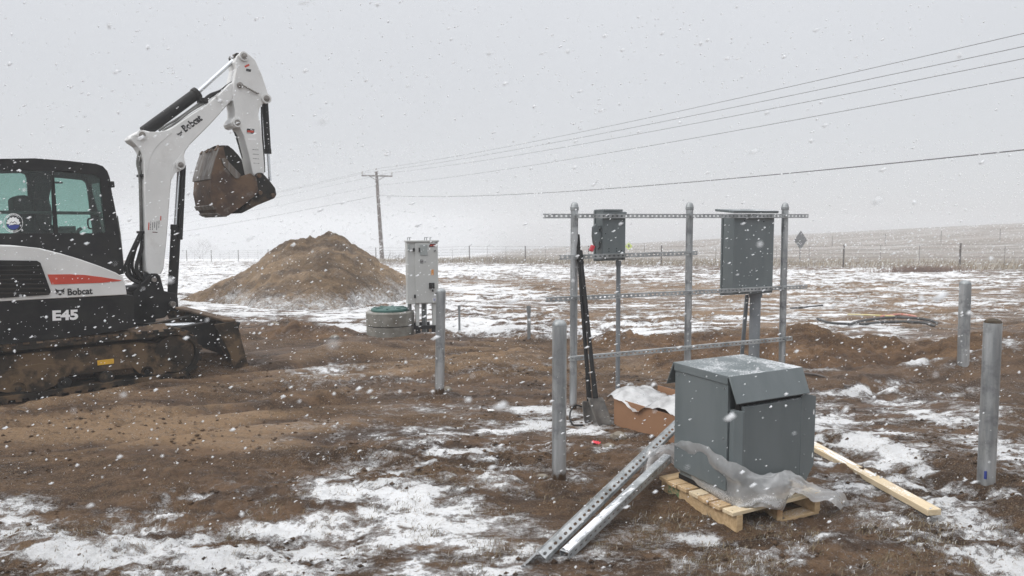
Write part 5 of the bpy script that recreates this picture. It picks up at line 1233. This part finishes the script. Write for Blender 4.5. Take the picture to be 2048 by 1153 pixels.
# ------------------------------------------------------------------ cardboard box with plastic liner
ba = gp(1227, 848); bbp = gp(1318, 874)
A0 = gnd(1228, 846, .0); B0 = gnd(1400, 906, .0)
bd = Vector((B0.x-A0.x, B0.y-A0.y, 0)).normalized(); bn = Vector((-bd.y, bd.x, 0))
if bn.y < 0: bn = -bn
h1 = at(1228, 795, A0.y).z
gz = Hs(A0.x, A0.y)-.01
bx = thing('cardboard_box', 'long open brown cardboard tray behind the transformer', 'cardboard box', (A0.x, A0.y, gz), math.atan2(bd.y, bd.x))
BL, BW, BH = 1.05, .52, h1-gz
mb = MB(); mb.box((BL/4-.001, 0, BH/2), (BL/2-.004, .008, BH)); mb.build('side_panel', M['card'], bx, .002); mb = MB(); mb.box((BL*.75+.001, -.006, BH/2), (BL/2, .008, BH+.0)); mb.build('side_panel', M['card'], bx, .002)
mb = MB(); mb.box((BL/2, BW, BH/2+.02), (BL, .008, BH+.04)); mb.build('side_panel', M['card'], bx, .002)
for x in (.004, BL): 
    mb = MB(); mb.box((x, BW/2, BH/2-.005), (.008, BW-.012, BH-.02)); mb.build('end_panel', M['card'], bx, .002)
mb = MB(); mb.box((BL/2, BW/2, .008), (BL-.02, BW-.012, .012)); mb.build('base_panel', M['card'], bx)
def bw_(x, y, z): return Vector((A0.x, A0.y, gz))+bd*x+bn*y+Vector((0, 0, z))
xs = [-.17, -.05, .08, .20, .32, .44, .58, .72, .88, 1.0]
hs = [-.02, .05, .045, .02, -.02, .06, .085, .06, .05, .02]
rows = []
for j, y in enumerate((-.03, .1, .22, .36, .48)):
    rows.append([bw_(x, y if i > 0 else y*.6+.08, BH+hs[i]*(.4, 1.1, 1.3, 1.0, .5)[j]-(.02, 0, 0, .01, .03)[j]+(-.05 if j == 0 and i < 1 else 0)-(.02 if 3 <= i <= 4 else 0)) for i, x in enumerate(xs)])
film('plastic_liner', rows, 5, 5, 'filmwhite', 'milky white plastic liner billowing out of the cardboard tray', 'plastic liner', .02, 9)

# ------------------------------------------------------------------ shovels leaning on the rack
def shovel(top, mid, bl0, bl1, wpx, label, Yt, Yb, seed, grp='shovels leaning on the rack'):
    pt = at(*top, Yt); pm = at(*mid, Yb+.02); g = at(*bl1, Yb-.02); 
    t = thing('shovel', label, 'shovel', (g.x, g.y, g.z), 0, grp); L = Vector(t.location)
    mb = MB(); mb.tube([pt-L, (pt.lerp(pm, .5))-L, pm-L], .0185, 12); mb.build('shaft', M['black'], t)
    mb = MB(); d = (pt-pm).normalized(); mb.cyl(pt-L-d*.10, pt-L+d*.03, .022, n=12); mb.cyl(pm-L, pm-L+d*.22, .025, .021, n=12); mb.build('grip', M['black'], t, .004)
    W = wpx*Yb/FPX; rows = []
    Lb = (pm-g).length; e = Vector((1, .25, 0)).normalized(); dn = (g-pm).normalized(); nn = e.cross(dn).normalized()
    for i in range(9):
        v = i/8; wv = W/2*(1.0 if v < .72 else 1-.28*((v-.72)/.28)**2)
        if v < .08: wv *= .93
        rows.append([pm-L+dn*(Lb*v-.005)+e*(wv*s)+nn*(.035*(1-s*s)-.02*v) for s in np.linspace(-1, 1, 11)])
    mb = MB(); mb.sheet(rows); bl = mb.build('blade', M['shovelblade'], t, ang=60)
    so_ = bl.modifiers.new('thick', 'SOLIDIFY'); so_.thickness = .004
shovel((1155, 476), (1179, 803), (1179, 803), (1183, 852), 34, 'black handled shovel whose shaft leans closest to the left rack post', 6.45, 6.05, 1)
shovel((1161, 508), (1191, 797), (1205, 800), (1211, 856), 34, 'black handled shovel nearest the cardboard tray', 6.40, 5.98, 2)

# ------------------------------------------------------------------ loose strut lying on the ground and pallet
def slot_angle(p0, p1, label, n1, n2, wd=.041):
    t = thing('slotted_strut', label, 'steel strut', p0); d = (p1-p0)
    mb = MB(); q = d.normalized(); n1 = Vector(n1).normalized(); n1 = (n1-q*n1.dot(q)).normalized(); n2 = q.cross(n1)
    if n2.z < 0: n2 = -n2
    return t, d, q, n1, n2
e0 = gp(1066, 1120); e1 = at(1356, 838, 4.95)
e0.z += .012; e0 = e0-(e1-e0)*.05
t, d, q, n1, n2 = slot_angle(e0, e1, 'pair of slotted struts back to back, left of the snow covered one', (1, -.45, .55), None)
side = Vector((q.y, -q.x, 0)).normalized(); up = side.cross(q).normalized()
if up.z < 0: up = -up
mb = MB()
wA = (side*.78+up*.62).normalized(); wB = (side*.92-up*.38).normalized()
nA = q.cross(wA).normalized(); nB = q.cross(wB).normalized()
mb.slotted(wA*.0205*1.3-side*.01, d+wA*.0205*1.3-side*.01, wA, nA*-1, .054, .050, .028, .016, .003)
mb.build('upper_channel', M['strut'], t, smooth=False)
mb = MB()
o2 = wA*.0535-side*.01
wB = (side*.85-up*.52).normalized(); nB = q.cross(wB).normalized()
mb.slotted(o2+wB*.026+q*.10, d+o2+wB*.026, wB, nB*-1, .052, .050, .028, .016, .003)
mb.slotted(o2+wB*.052+q*.10, d+o2+wB*.052, (wB*.15-up).normalized(), nB*-1, .02, .050, .006, .004, .003)
mb.build('lower_channel', M['strut'], t, smooth=False)
f0 = gp(1128, 1118); f0.z += .02; f1 = at(1335, 915, 4.46)
t = thing('strut_channel', 'solid faced strut channel with snow along its top, beside the pallet', 'steel strut', f0); d = f1-f0; q = d.normalized()
side = Vector((q.y, -q.x, 0)).normalized(); up = side.cross(q).normalized(); up = up if up.z > 0 else -up
mb = MB(); hw = .024
c0 = up*.02
V = [c0-side*hw, c0+side*hw]; 
def barbox(mb, o, d, a, b, ha, hb):
    V = []
    for s_ in (0, 1):
        for (x, y) in ((-1, -1), (1, -1), (1, 1), (-1, 1)): V.append(o+d*s_+a*(ha*x)+b*(hb*y))
    mb.add(V, [(0, 1, 2, 3), (7, 6, 5, 4), (0, 4, 5, 1), (1, 5, 6, 2), (2, 6, 7, 3), (3, 7, 4, 0)])
barbox(mb, c0, d, side, up, hw, .0015); barbox(mb, c0-side*hw-up*.02, d, side, up, .0015, .02)
mb.build('channel', M['strut'], t, .001, smooth=False)
mb = MB(); mb.slotted(c0+side*hw-up*.024, c0+side*hw-up*.024+d, up, side, .048, .05, .026, .012, .003); mb.build('slotted_side', M['strut'], t, smooth=False)
rows = []
for j in range(7):
    s_ = -1+2*j/6; rows.append([c0+d*(k/60*.62+.01)+side*(hw*.92*s_)+up*(-.004+(.016*(1-.6*s_**4))*min(1, max(0, float(fbm(np.array([k*.30]), np.array([j*.7]), 3, 12)[0])*2.4-.25-max(0, k-26)*.03))) for k in range(61)])
mb = MB(); mb.sheet(rows); mb.build('snow_cover', M['snowmat'], t)

# ------------------------------------------------------------------ lumber
l0 = gp(1868, 1047); l1 = gp(1630, 917); d = Vector((l1.x-l0.x, l1.y-l0.y, 0)); LL = d.length+.9; q = d.normalized()
tt_ = np.linspace(0, 1.9, 40); lift = max(0, float(np.max(H(l0.x+q.x*tt_, l0.y+q.y*tt_)-(l0.z)))-.004)*.55
lb = thing('lumber_board', 'single pale pine board lying in snow right of the pallet', 'lumber', (l0.x, l0.y, l0.z+lift), math.atan2(q.y, q.x))
mb = MB(); mb.box((LL/2, 0, .019), (LL, .089, .038)); mb.build('board', M['wood2'], lb, .004)
rows = []
for j in range(6):
    rows.append([Vector((.55+k*.035, -.038+j*.0152, .034+max(0, .013*(float(fbm(np.array([k*.25]), np.array([j*.8]), 3, 77)[0])*2.2-.95+min(.6, k*.022)))*(1 if 0 < j < 5 else .1))) for k in range(int((LL-.6)/.035))])
mb = MB(); mb.sheet(rows); mb.build('snow_cover', M['snowmat'], lb)

# ------------------------------------------------------------------ rocks, scraps, cables
def rock(px, py, w_px, hk, label, seed):
    g = gp(px, py); r_ = w_px/2*g.y/FPX; bm = bmesh.new(); bmesh.ops.create_icosphere(bm, subdivisions=4, radius=1)
    rs = np.random.RandomState(seed); k = rs.rand(6, 3)*2-1
    for v in bm.verts:
        s_ = 1+.35*sum(math.sin(2.1*(v.co.dot(Vector(kk)))*1.7+i) for i, kk in enumerate(k))/6+.05*math.sin(13*v.co.x+seed)*math.sin(11*v.co.y+5*v.co.z)
        v.co = Vector((v.co.x*r_*s_, v.co.y*r_*.75*s_, v.co.z*r_*hk*s_))
    me = bpy.data.meshes.new('rock'); bm.to_mesh(me); bm.free(); me.polygons.foreach_set('use_smooth', [True]*len(me.polygons)); me.materials.append(M['rock'])
    o = bpy.data.objects.new('rock', me); COL.objects.link(o); o.location = (g.x, g.y+r_*.4, g.z+r_*hk*.35); tag(o, label, 'rock')
rock(1238, 878, 34, .6, 'brown rock with a snowy edge below the cardboard tray', 1)
rock(1218, 895, 22, .5, 'flat pale stone beside the red plastic scrap', 2)
rock(1086, 958, 24, .6, 'light stone against the foot of the bollard by the struts', 3)
rock(549, 655, 22, .75, 'round stone on the clod heap left of the manhole', 4)
rock(668, 678, 20, .6, 'dark clod before the snowy hollow left of the manhole', 5)
rock(895, 783, 18, .8, 'brown clod against the foot of the bollard before the cabinet', 6)
rock(745, 798, 12, .7, 'small grey clod alone on the muddy track', 7)
def scrap(px, py, wpx, mat, name, label, cat, rot):
    g = gp(px, py); w_ = wpx*g.y/FPX; mb = MB(); rows = []
    for i in range(6):
        rows.append([Vector((w_*(j/7-.5)*(1-.5*abs(i/5-.5)), w_*.55*(i/5-.5), .006+.03*w_/.1*abs(math.sin(j*1.3+i))*.5)) for j in range(8)])
    mb.sheet(rows); o = mb.build(name, M[mat]); o.location = g+Vector((0, 0, .004)); o.rotation_euler = (.15, .1, rot); tag(o, label, cat)
scrap(1192, 889, 20, 'scrapred', 'plastic_scrap', 'torn red plastic scrap on the snow below the shovels', 'scrap', -.5)
scrap(981, 824, 16, 'paper', 'paper_scrap', 'small white paper scrap on bare mud left of the snow patch', 'scrap', .4)
def cable(name, pts, r_, mat, label, cat='cable', group=None, lift=.0):
    W = []
    for p in pts:
        g = gp(p[0], p[1]); W.append(g+Vector((0, 0, r_+(p[2] if len(p) > 2 else 0)+lift)))
    o_ = W[0].copy(); mb = MB(); mb.tube(catmull([p-o_ for p in W], 8), r_, 8); o = mb.build(name, M[mat]); o.location = o_; tag(o, label, cat, group); return o
cable('cable_stub', [(1166, 818, .01), (1150, 826, .06), (1140, 840, .05), (1145, 851, .0), (1166, 853, .0)], .008, 'black', 'bent black cable stub poking from the soil beside the shovels')
gr_ = 'conduit lengths lying in the snowy field'
cable('plastic_conduit', [(1695, 633), (1740, 634.5), (1790, 637)], .016, 'cableyellow', 'yellow conduit length lying in the snowy field', 'conduit', gr_, .02)
cable('plastic_conduit', [(1762, 637), (1800, 633), (1832, 637)], .018, 'cablered', 'red conduit length lying in the snowy field', 'conduit', gr_, .02)
cable('plastic_conduit', [(1635, 640), (1658, 648), (1700, 651)], .022, 'cableblack', 'short black pipe end left of the conduit bundle in the field', 'conduit', gr_)
cable('plastic_conduit', [(1697, 655), (1730, 646), (1790, 640), (1850, 644), (1875, 652)], .024, 'cableblack', 'long arched black pipe topping the conduit bundle in the field', 'conduit', gr_, .02)
cable('plastic_conduit', [(1720, 652), (1780, 647), (1840, 648), (1870, 655)], .024, 'cableblack', 'black pipe lying lowest in the conduit bundle in the field', 'conduit', gr_)
cable('plastic_conduit', [(1580, 619), (1610, 616.5), (1645, 613)], .02, 'cableblack', 'short black pipe lying alone nearer the big grey cabinet', 'conduit', gr_)
cable('root', [(1605, 752, .02), (1640, 757, .02), (1680, 772, .01), (1700, 776)], .012, 'branch', 'dark root sticking out of the soil right of the transformer lid', 'root')

# ------------------------------------------------------------------ fence, poles, signs in the field
def fence(label, A, Dv, s0, s1, pitch, hgt, strands, stays, post_r, name='wire_fence', post_mat='tpost'):
    st = A+Dv*s0; z0 = Hs(*st); t = thing(name, label, 'fence', (st[0], st[1], z0)); L = Vector((st[0], st[1], z0)); n = int((s1-s0)/pitch)+1
    tops = []
    rnd = random.Random(3)
    for k in range(n):
        p = A+Dv*(s0+k*pitch); z = Hs(*p); base = Vector((p[0], p[1], z)); tp = base+Vector((rnd.uniform(-.03, .03), rnd.uniform(-.03, .03), hgt+rnd.uniform(-.06, .06))); tops.append((base, tp))
        mb = MB(); mb.box((base+tp)/2-L-Vector((0, 0, .1)), (post_r*2, post_r*1.0, hgt+.2)); mb.box((base+tp)/2-L-Vector((0, -post_r, .1)), (post_r*.7, post_r*2, hgt+.2)); mb.build('post', M[post_mat], t, smooth=False)
        for j in range(stays):
            if k < n-1:
                pp = A+Dv*(s0+(k+(j+1)/(stays+1))*pitch); zz = Hs(*pp); b = Vector((pp[0], pp[1], zz)); mb = MB(); mb.cyl(b-L, b+Vector((0, 0, hgt*rnd.uniform(.85, .97)))-L, .012, n=6); mb.build('stay', M['stay'], t)
    for fr in strands:
        mb = MB(); mb.tube([b.lerp(tp, fr)-L+Vector((0, -post_r*1.2, 0)) for b, tp in tops], .0075, 5); mb.build('strand', M['stay'], t)
    return t
fence('wire fence with dark steel posts along the field edge', FA, FD, -26.25, 84, 5.25, 1.22, (.25, .45, .62, .78, .95), 2, .035)
HA = np.array([80.0, 74.0]); HD = np.array([-.93, .37])
fence('faint wire fence crossing the misty hillside', HA, HD, 0, 75, 6.0, 1.3, (.5, .95), 0, .03)
PD_ = 63.0
pb = at(765, 524, PD_); ptp = at(752.5, 343, PD_); up_ = thing('utility_pole', 'leaning wooden utility pole with one crossarm beyond the soil heap', 'utility pole', pb); L = pb.copy()
mb = MB(); mb.tube([Vector((0, 0, -.4)), (ptp-pb)*.5, ptp-pb], [.20, .165, .13], 14); mb.build('pole', M['polebrown'], up_)
LD = Vector((-.484, .875, 0)).normalized(); CX = Vector((.94, .34, 0)).normalized()
ca = at(755, 352.5, PD_)
mb = MB(); half = 29/FPX*PD_; rot = Matrix.Rotation(math.atan2(CX.y, CX.x), 3, 'Z') @ Matrix.Rotation(R(0), 3, 'Y'); mb.box(ca-L+Vector((0, -.16, 0)), (half*2.1, .10, .12), rot); mb.build('crossarm', M['polebrown'], up_, .01)
for s_ in (-1, 1):
    e = ca-L+CX*(half*s_)+Vector((0, -.16, .06)); mb = MB(); mb.lathe(e, [(.03, 0), (.03, .10), (.07, .11), (.08, .2), (.05, .24), (.06, .28), (.02, .32)], 12); mb.build('insulator', M['insul'], up_)
    mb = MB(); mb.tube([ca-L+CX*(half*.5*s_)+Vector((0, -.16, -.06)), ca-L+Vector((0, -.12, -.42))], .025, 6); mb.build('brace', M['polebrown'], up_)
mb = MB(); mb.lathe(ptp-L, [(.03, -.05), (.03, .12), (.07, .13), (.08, .2), (.05, .25), (.02, .3)], 12); mb.build('insulator', M['insul'], up_)
mb = MB(); mb.tube([(0, 0, 0), at(818, 505, PD_)-at(818, 526, PD_)], .05, 8); 
br = mb.build('fence_brace', M['polebrown']); br.location = at(806, 521, PD_-1.5); br.rotation_euler = (0, R(38), 0); tag(br, 'short slanting wooden brace beside the fence right of the pole', 'brace')
# wires: from the pole towards the near right and the far left
def wire(pR, pP, pL_, r_, sag, label):
    A, B, C = pR, pP, pL_; pts = []
    for (a, b, s_) in ((A, B, sag), (B, C, sag*1.1)):
        for k in range(28):
            t_ = k/28; p = a.lerp(b, t_); pts.append(p-Vector((0, 0, 4*s_*t_*(1-t_))))
    pts.append(C); o_ = B.copy(); mb = MB(); mb.tube([p-o_ for p in pts], r_, 6); o = mb.build('power_line', M['wire']); o.location = o_; tag(o, label, 'power line')
s_end = 53.0
def far_end(px, py, D_=130): return at(px, py, D_)
wr = [((752.5, 338), (2380, -10), (130, 470), 'topmost thin power line from the pole tip'), ((732, 346), (2380, 22), (120, 472), 'second power line, from the crossarm end over the soil heap'), ((779, 346), (2380, 50), (110, 480), 'third power line, from the crossarm end toward the rack'), ((757, 371), (2380, 92), (100, 490), 'neutral wire fixed low on the pole, under the three upper lines')]
for (pp, pr_, pl_, lab) in wr: wire(at(*pr_, 15.0), at(*pp, PD_), far_end(*pl_), .0085, .35, lab)
wire(at(2500, 252, 13.0), at(760, 391, PD_), far_end(100, 497), .015, .55, 'thick lowest communication cable on the pole')
# signs
def sign_post(px, py_top, py_base, D_, size, mat, label, lean=0, extra=None):
    c = at(px, py_top, D_); g = Vector((c.x, c.y, Hs(c.x, c.y))); t = thing('road_sign', label, 'road sign', g); L = g
    mb = MB(); mb.box((0, .03, (c.z-g.z)/2+.1), (.06, .04, c.z-g.z+.2)); mb.build('post', M['stay'], t)
    mb = MB(); h = size/2; q = c-L; rot = Matrix.Rotation(lean, 3, 'Z')
    mb.prism([[(0, h*1.0), (h, 0), (0, -h), (-h, 0)]], lambda p: q+rot @ Vector((p[0], -.012, p[1])), lambda p: q+rot @ Vector((p[0], 0, p[1]))); mb.build('panel', M[mat], t, .004, smooth=False)
    return t, q
t, q = sign_post(1257.5, 493, 525, 72, .80, 'signyellow', 'bright lime diamond road sign just right of the switch box')
mb = MB(); mb.prism([[(-.10, -.12), (.02, -.16), (.14, -.02), (.05, .10), (.1, .2), (-.02, .2), (-.12, .06), (.0, .0)]], lambda p: q+Vector((p[0], -.018, p[1])), lambda p: q+Vector((p[0], -.014, p[1]))); mb.build('symbol', M['letter_black'], t, smooth=False)
t, q = sign_post(1601, 481, 540, 44, 1.20, 'signback', 'dark reverse side of a diamond road sign beyond the fence', R(28))
mb = MB(); mb.box(q+Vector((.0, .02, -.02)), (.34, .02, .05)); mb.build('bracket', M['signback'], t)
# bare tree in the mist and shrubs by the fence
def twigs(mb, p, d, L, r_, lv, rnd, spread=.5):
    if lv == 0 or L < .05: return
    e = p+d*L; m = p.lerp(e, .5)+Vector((rnd.uniform(-1, 1), rnd.uniform(-1, 1), rnd.uniform(-.5, .5)))*L*.07
    mb.tube([p, m, e], [r_, r_*.85, r_*.65], 5)
    for k in range(rnd.choice((2, 3, 3))):
        nd = (d+Vector((rnd.gauss(0, 1), rnd.gauss(0, 1), rnd.gauss(.15, .6)))*spread).normalized()
        twigs(mb, p.lerp(e, rnd.uniform(.55, 1)), nd, L*rnd.uniform(.6, .82), r_*.62, lv-1, rnd, spread)
rnd = random.Random(11)
tp = at(400, 528, 165); t = thing('bare_tree', 'faint leafless tree lost in mist beyond the boom', 'tree', tp); mb = MB(); mb.tube([(0, 0, -.5), (.1, 0, .9), (0, 0, 1.6)], [.2, .15, .12], 8); mb.build('trunk', M['branch'], t)
mb = MB()
for k in range(6): twigs(mb, Vector((0, 0, 1.2+.1*k)), Vector((rnd.gauss(0, .8), rnd.gauss(0, .6), .8)).normalized(), 2.1, .03, 5, rnd, .5)
mb.build('crown', M['branch'], t)
def shrub(px, py, w_, h_, n, mat, label, seed, cat='shrub'):
    g = gp(px, py); rnd = random.Random(seed); mb = MB()
    for k in range(n):
        b = Vector((rnd.gauss(0, w_*.36), rnd.gauss(0, .22), -.03)); d = Vector((rnd.gauss(0, .35), rnd.gauss(0, .3), 1)).normalized(); L = h_*rnd.uniform(.5, 1)
        mb.tube([b, b+d*L*.6+Vector((rnd.gauss(0, .03), 0, 0)), b+d*L+Vector((rnd.gauss(0, .08), 0, 0))], [.009, .007, .003], 4)
    o = mb.build('shrub', M[mat]); o.location = g; tag(o, label, cat)
shrub(1845, 544, 2.2, .34, 700, 'twig', 'low reddish brown shrub at the fence foot on the right', 3)
shrub(782, 523, 2.6, 1.0, 90, 'branch', 'wispy dead weed bush by the foot of the utility pole', 4)
shrub(1003, 527, 1.6, .8, 60, 'branch', 'thin dead weed clump at the fence right of the cabinet', 5)

# ------------------------------------------------------------------ grass
def grassmat(name, c1, c2, c3):
    m, t, b = newmat(name); N = t.nodes.new; L = t.links.new
    a = N('ShaderNodeAttribute'); a.attribute_name = 'tone'; r_ = N('ShaderNodeValToRGB'); e = r_.color_ramp.elements
    e[0].color = (*c1, 1); e[1].color = (*c3, 1); k = e.new(.6); k.color = (*c2, 1); L(a.outputs['Fac'], r_.inputs[0]); L(r_.outputs[0], b.inputs['Base Color']); b.inputs['Roughness'].default_value = .9; b.inputs['Specular IOR Level'].default_value = .15
    return m
def blades(name, x, y, z, hmin, hmax, wd, mat, seed, tone=None, lean=.8):
    rs = np.random.RandomState(seed); n = len(x)
    h = rs.uniform(hmin, hmax, n); a = rs.uniform(0, 2*np.pi, n); ln = rs.uniform(.15, 1, n)*lean*h; b = rs.uniform(0, 2*np.pi, n)
    wx, wy = np.cos(a)*wd/2, np.sin(a)*wd/2
    lx, ly = np.cos(b)*ln+.3*lean*h, np.sin(b)*ln
    V = np.zeros((n, 5, 3), np.float32)
    V[:, 0] = np.stack([x-wx, y-wy, z-.006], -1); V[:, 1] = np.stack([x+wx, y+wy, z-.006], -1)
    V[:, 2] = np.stack([x+wx*.8+lx*.4, y+wy*.8+ly*.4, z+h*.6], -1); V[:, 3] = np.stack([x-wx*.8+lx*.4, y-wy*.8+ly*.4, z+h*.6], -1)
    V[:, 4] = np.stack([x+lx, y+ly, z+h*.9], -1)
    i = np.arange(n)*5
    F = np.stack([i, i+1, i+2, i+3], -1); T = np.stack([i+3, i+2, i+4], -1)
    me = bpy.data.meshes.new(name); me.vertices.add(n*5); me.vertices.foreach_set('co', V.ravel())
    me.loops.add(F.size+T.size); me.loops.foreach_set('vertex_index', np.concatenate([F.ravel(), T.ravel()]).astype(np.int32)); me.polygons.add(2*n)
    me.polygons.foreach_set('loop_start', np.concatenate([np.arange(n)*4, n*4+np.arange(n)*3]).astype(np.int32)); me.update(calc_edges=True)
    tn = rs.rand(n) if tone is None else tone
    set_attr(me, 'tone', np.repeat(tn, 5)); me.materials.append(mat)
    o = bpy.data.objects.new(name, me); COL.objects.link(o); o['kind'] = 'stuff'; return o
GRASS = [(1320, 1090, 330, 80, 0, 1.0), (1500, 1080, 260, 70, 0, .9), (1650, 1120, 200, 60, 0, .8), (1000, 1090, 220, 80, 0, .5), (900, 1000, 250, 70, 0, .25), (700, 1050, 260, 90, 0, .55), (250, 1080, 350, 90, 0, .55), (1880, 1070, 170, 60, 0, .5), (1150, 860, 130, 40, 0, .4), (1830, 1000, 180, 50, 20, .4), (920, 900, 140, 50, 0, .3)]
rs = np.random.RandomState(21); n = 240000
x = rs.uniform(-4.5, 5.5, n); y = 3.0*np.exp(rs.rand(n)*math.log(8.5/3.0))
px, py = project(x, y, np.zeros(n)); gm = np.clip(paint(px, py, GRASS), 0, 1)
cl = fbm(x*5, y*5, 4, 91); keep = rs.rand(n) < gm*sstep(.46, .62, cl)*.55
x, y = x[keep], y[keep]; z = H(x, y); sn_ = snow_amount(x, y, z)
tone = np.clip(rs.rand(len(x))*.62+.38*(rs.rand(len(x)) < np.clip(.18+sn_*.5, 0, .8)), 0, 1)
blades('dry_grass', x, y, z, .008, .034, .0034, grassmat('dry_grass_short', (.10, .075, .045), (.23, .185, .12), (.72, .72, .72)), 4, tone, 1.2)
n = 46000; s_ = rs.uniform(-35, 44, n); off = rs.normal(0, 1.0, n)+rs.choice([0., 1.2, 3.5, 7.0], n)
x = FA[0]+FD[0]*s_+.608*off; y = FA[1]+FD[1]*s_+.794*off; k = (rs.rand(n) < sstep(.40, .6, fbm(x*.35, y*.35, 3, 95))*.9+.25)&(np.hypot(x, y) > 14)
x, y = x[k], y[k]
blades('tall_dry_grass', x, y, H(x, y), .12, .42, .022, grassmat('dry_grass_tall', (.17, .13, .085), (.31, .25, .17), (.58, .56, .52)), 5, None, .7)
# small crumbs of soil scattered over the worked ground
n = 26000; x = rs.uniform(-7, 7, n); y = 3.0*np.exp(rs.rand(n)*math.log(13/3.0)); k = rs.rand(n) < sstep(.42, .62, fbm(x*1.1, y*1.6, 4, 97)); x, y = x[k], y[k]
def crumbs(x, y, name, mat, smin, smax, seed):
    rs = np.random.RandomState(seed); n = len(x); z = H(x, y); s = smin+(smax-smin)*rs.rand(n)**4
    base = np.array([(1, 0, 0), (-1, 0, 0), (0, 1, 0), (0, -1, 0), (0, 0, 1), (0, 0, -1)], float); J = 1+.5*(rs.rand(n, 6, 3)-.5)+.0
    V = base[None]*J*s[:, None, None]*np.array([1.2, 1, .75])+(.35*(rs.rand(n, 6, 3)-.5))*s[:, None, None]; V[:, :, 0] += x[:, None]; V[:, :, 1] += y[:, None]; V[:, :, 2] += (z+s*.25)[:, None]
    f = np.array([(0, 2, 4), (2, 1, 4), (1, 3, 4), (3, 0, 4), (2, 0, 5), (1, 2, 5), (3, 1, 5), (0, 3, 5)]); F = (np.arange(n)[:, None, None]*6+f[None]).reshape(-1, 3)
    me = bpy.data.meshes.new(name); me.vertices.add(n*6); me.vertices.foreach_set('co', V.astype(np.float32).ravel()); me.loops.add(F.size); me.loops.foreach_set('vertex_index', F.ravel().astype(np.int32)); me.polygons.add(len(F)); me.polygons.foreach_set('loop_start', (np.arange(len(F))*3).astype(np.int32)); me.update(calc_edges=True); me.materials.append(mat)
    o = bpy.data.objects.new(name, me); COL.objects.link(o); o['kind'] = 'stuff'; return o
crumbs(x, y, 'soil_crumbs', M['earth'], .003, .020, 8)

# ------------------------------------------------------------------ falling snow: flakes in the air all around
rs = np.random.RandomState(81)
n1, n2, n3 = 15500, 20000, 50000
yy = np.concatenate([.25+7.0*rs.rand(n1)**(1/2.6), 7+17*rs.rand(n2)**(1/2.0), 20+40*rs.rand(n3)])
ang = rs.uniform(-.95, .95, n1+n2+n3); xx = yy*np.tan(ang*.80); zz = 1.7+yy*rs.uniform(-.62, .50, n1+n2+n3)
zz = np.where(yy > 20, 1.7+yy*rs.uniform(-.06, .12, n1+n2+n3), zz)
k = zz > .02; xx, yy, zz = xx[k], yy[k], zz[k]; n = len(xx)
s = (.0013+.0046*rs.rand(n)**2.2)*np.where(yy > 7, 1.35, 1.0)*np.where(yy < 1.6, .8, 1.0)*np.where(yy > 20, 2.4, 1.0)
base = np.array([(1, 0, 0), (-1, 0, 0), (0, 1, 0), (0, -1, 0), (0, 0, 1), (0, 0, -1)], float)
V = base[None]*(1+.9*(rs.rand(n, 6, 3)-.5))*s[:, None, None]
st = 1+2.0*rs.rand(n)**1.3; wd_ = np.array([.88, .1, .35]); wd_ = wd_/np.linalg.norm(wd_)
V = V+(V@wd_)[:, :, None]*wd_[None, None]*(st-1)[:, None, None]
V[:, :, 0] += xx[:, None]; V[:, :, 1] += yy[:, None]; V[:, :, 2] += zz[:, None]
f = np.array([(0, 2, 4), (2, 1, 4), (1, 3, 4), (3, 0, 4), (2, 0, 5), (1, 2, 5), (3, 1, 5), (0, 3, 5)]); F = (np.arange(n)[:, None, None]*6+f[None]).reshape(-1, 3)
me = bpy.data.meshes.new('falling_snow'); me.vertices.add(n*6); me.vertices.foreach_set('co', V.astype(np.float32).ravel()); me.loops.add(F.size); me.loops.foreach_set('vertex_index', F.ravel().astype(np.int32)); me.polygons.add(len(F)); me.polygons.foreach_set('loop_start', (np.arange(len(F))*3).astype(np.int32)); me.polygons.foreach_set('use_smooth', np.ones(len(F), bool)); me.update(calc_edges=True)
sm, t_, b_n = newmat('snowflake'); b_n.inputs['Base Color'].default_value = (.9, .91, .93, 1); b_n.inputs['Roughness'].default_value = .9; b_n.inputs['Specular IOR Level'].default_value = .1
tl_ = t_.nodes.new('ShaderNodeBsdfTranslucent'); tl_.inputs[0].default_value = (.95, .96, .97, 1); mm_ = t_.nodes.new('ShaderNodeMixShader'); mm_.inputs[0].default_value = .62
t_.links.new(b_n.outputs[0], mm_.inputs[1]); t_.links.new(tl_.outputs[0], mm_.inputs[2]); t_.links.new(mm_.outputs[0], t_.nodes['Material Output'].inputs['Surface'])
me.materials.append(sm); o = bpy.data.objects.new('falling_snow', me); COL.objects.link(o); o['kind'] = 'stuff'

# ------------------------------------------------------------------ snowy haze
mb = MB(); mb.box((0, 100, -5), (700, 620, 50)); hz = mb.build('haze', None, smooth=False) if False else None
me = bpy.data.meshes.new('haze')
X0, X1, Y0, Y1, Z0, Z1 = -900, 900, -500, 900, -60, 9.5
me.from_pydata([(X0, Y0, Z0), (X1, Y0, Z0), (X1, Y1, Z0), (X0, Y1, Z0), (X0, Y0, Z1), (X1, Y0, Z1), (X1, Y1, Z1), (X0, Y1, Z1)], [], [(3, 2, 1, 0), (4, 5, 6, 7), (0, 1, 5, 4), (1, 2, 6, 5), (2, 3, 7, 6), (3, 0, 4, 7)])
hm = bpy.data.materials.new('haze'); hm.use_nodes = True; ht_ = hm.node_tree; ht_.nodes.clear(); oo = ht_.nodes.new('ShaderNodeOutputMaterial'); pv = ht_.nodes.new('ShaderNodeVolumePrincipled')
pv.inputs['Color'].default_value = (.80, .805, .815, 1); pv.inputs['Density'].default_value = .0045; pv.inputs['Anisotropy'].default_value = .0
ht_.links.new(pv.outputs[0], oo.inputs['Volume']); me.materials.append(hm)
o = bpy.data.objects.new('haze', me); COL.objects.link(o); o['kind'] = 'stuff'
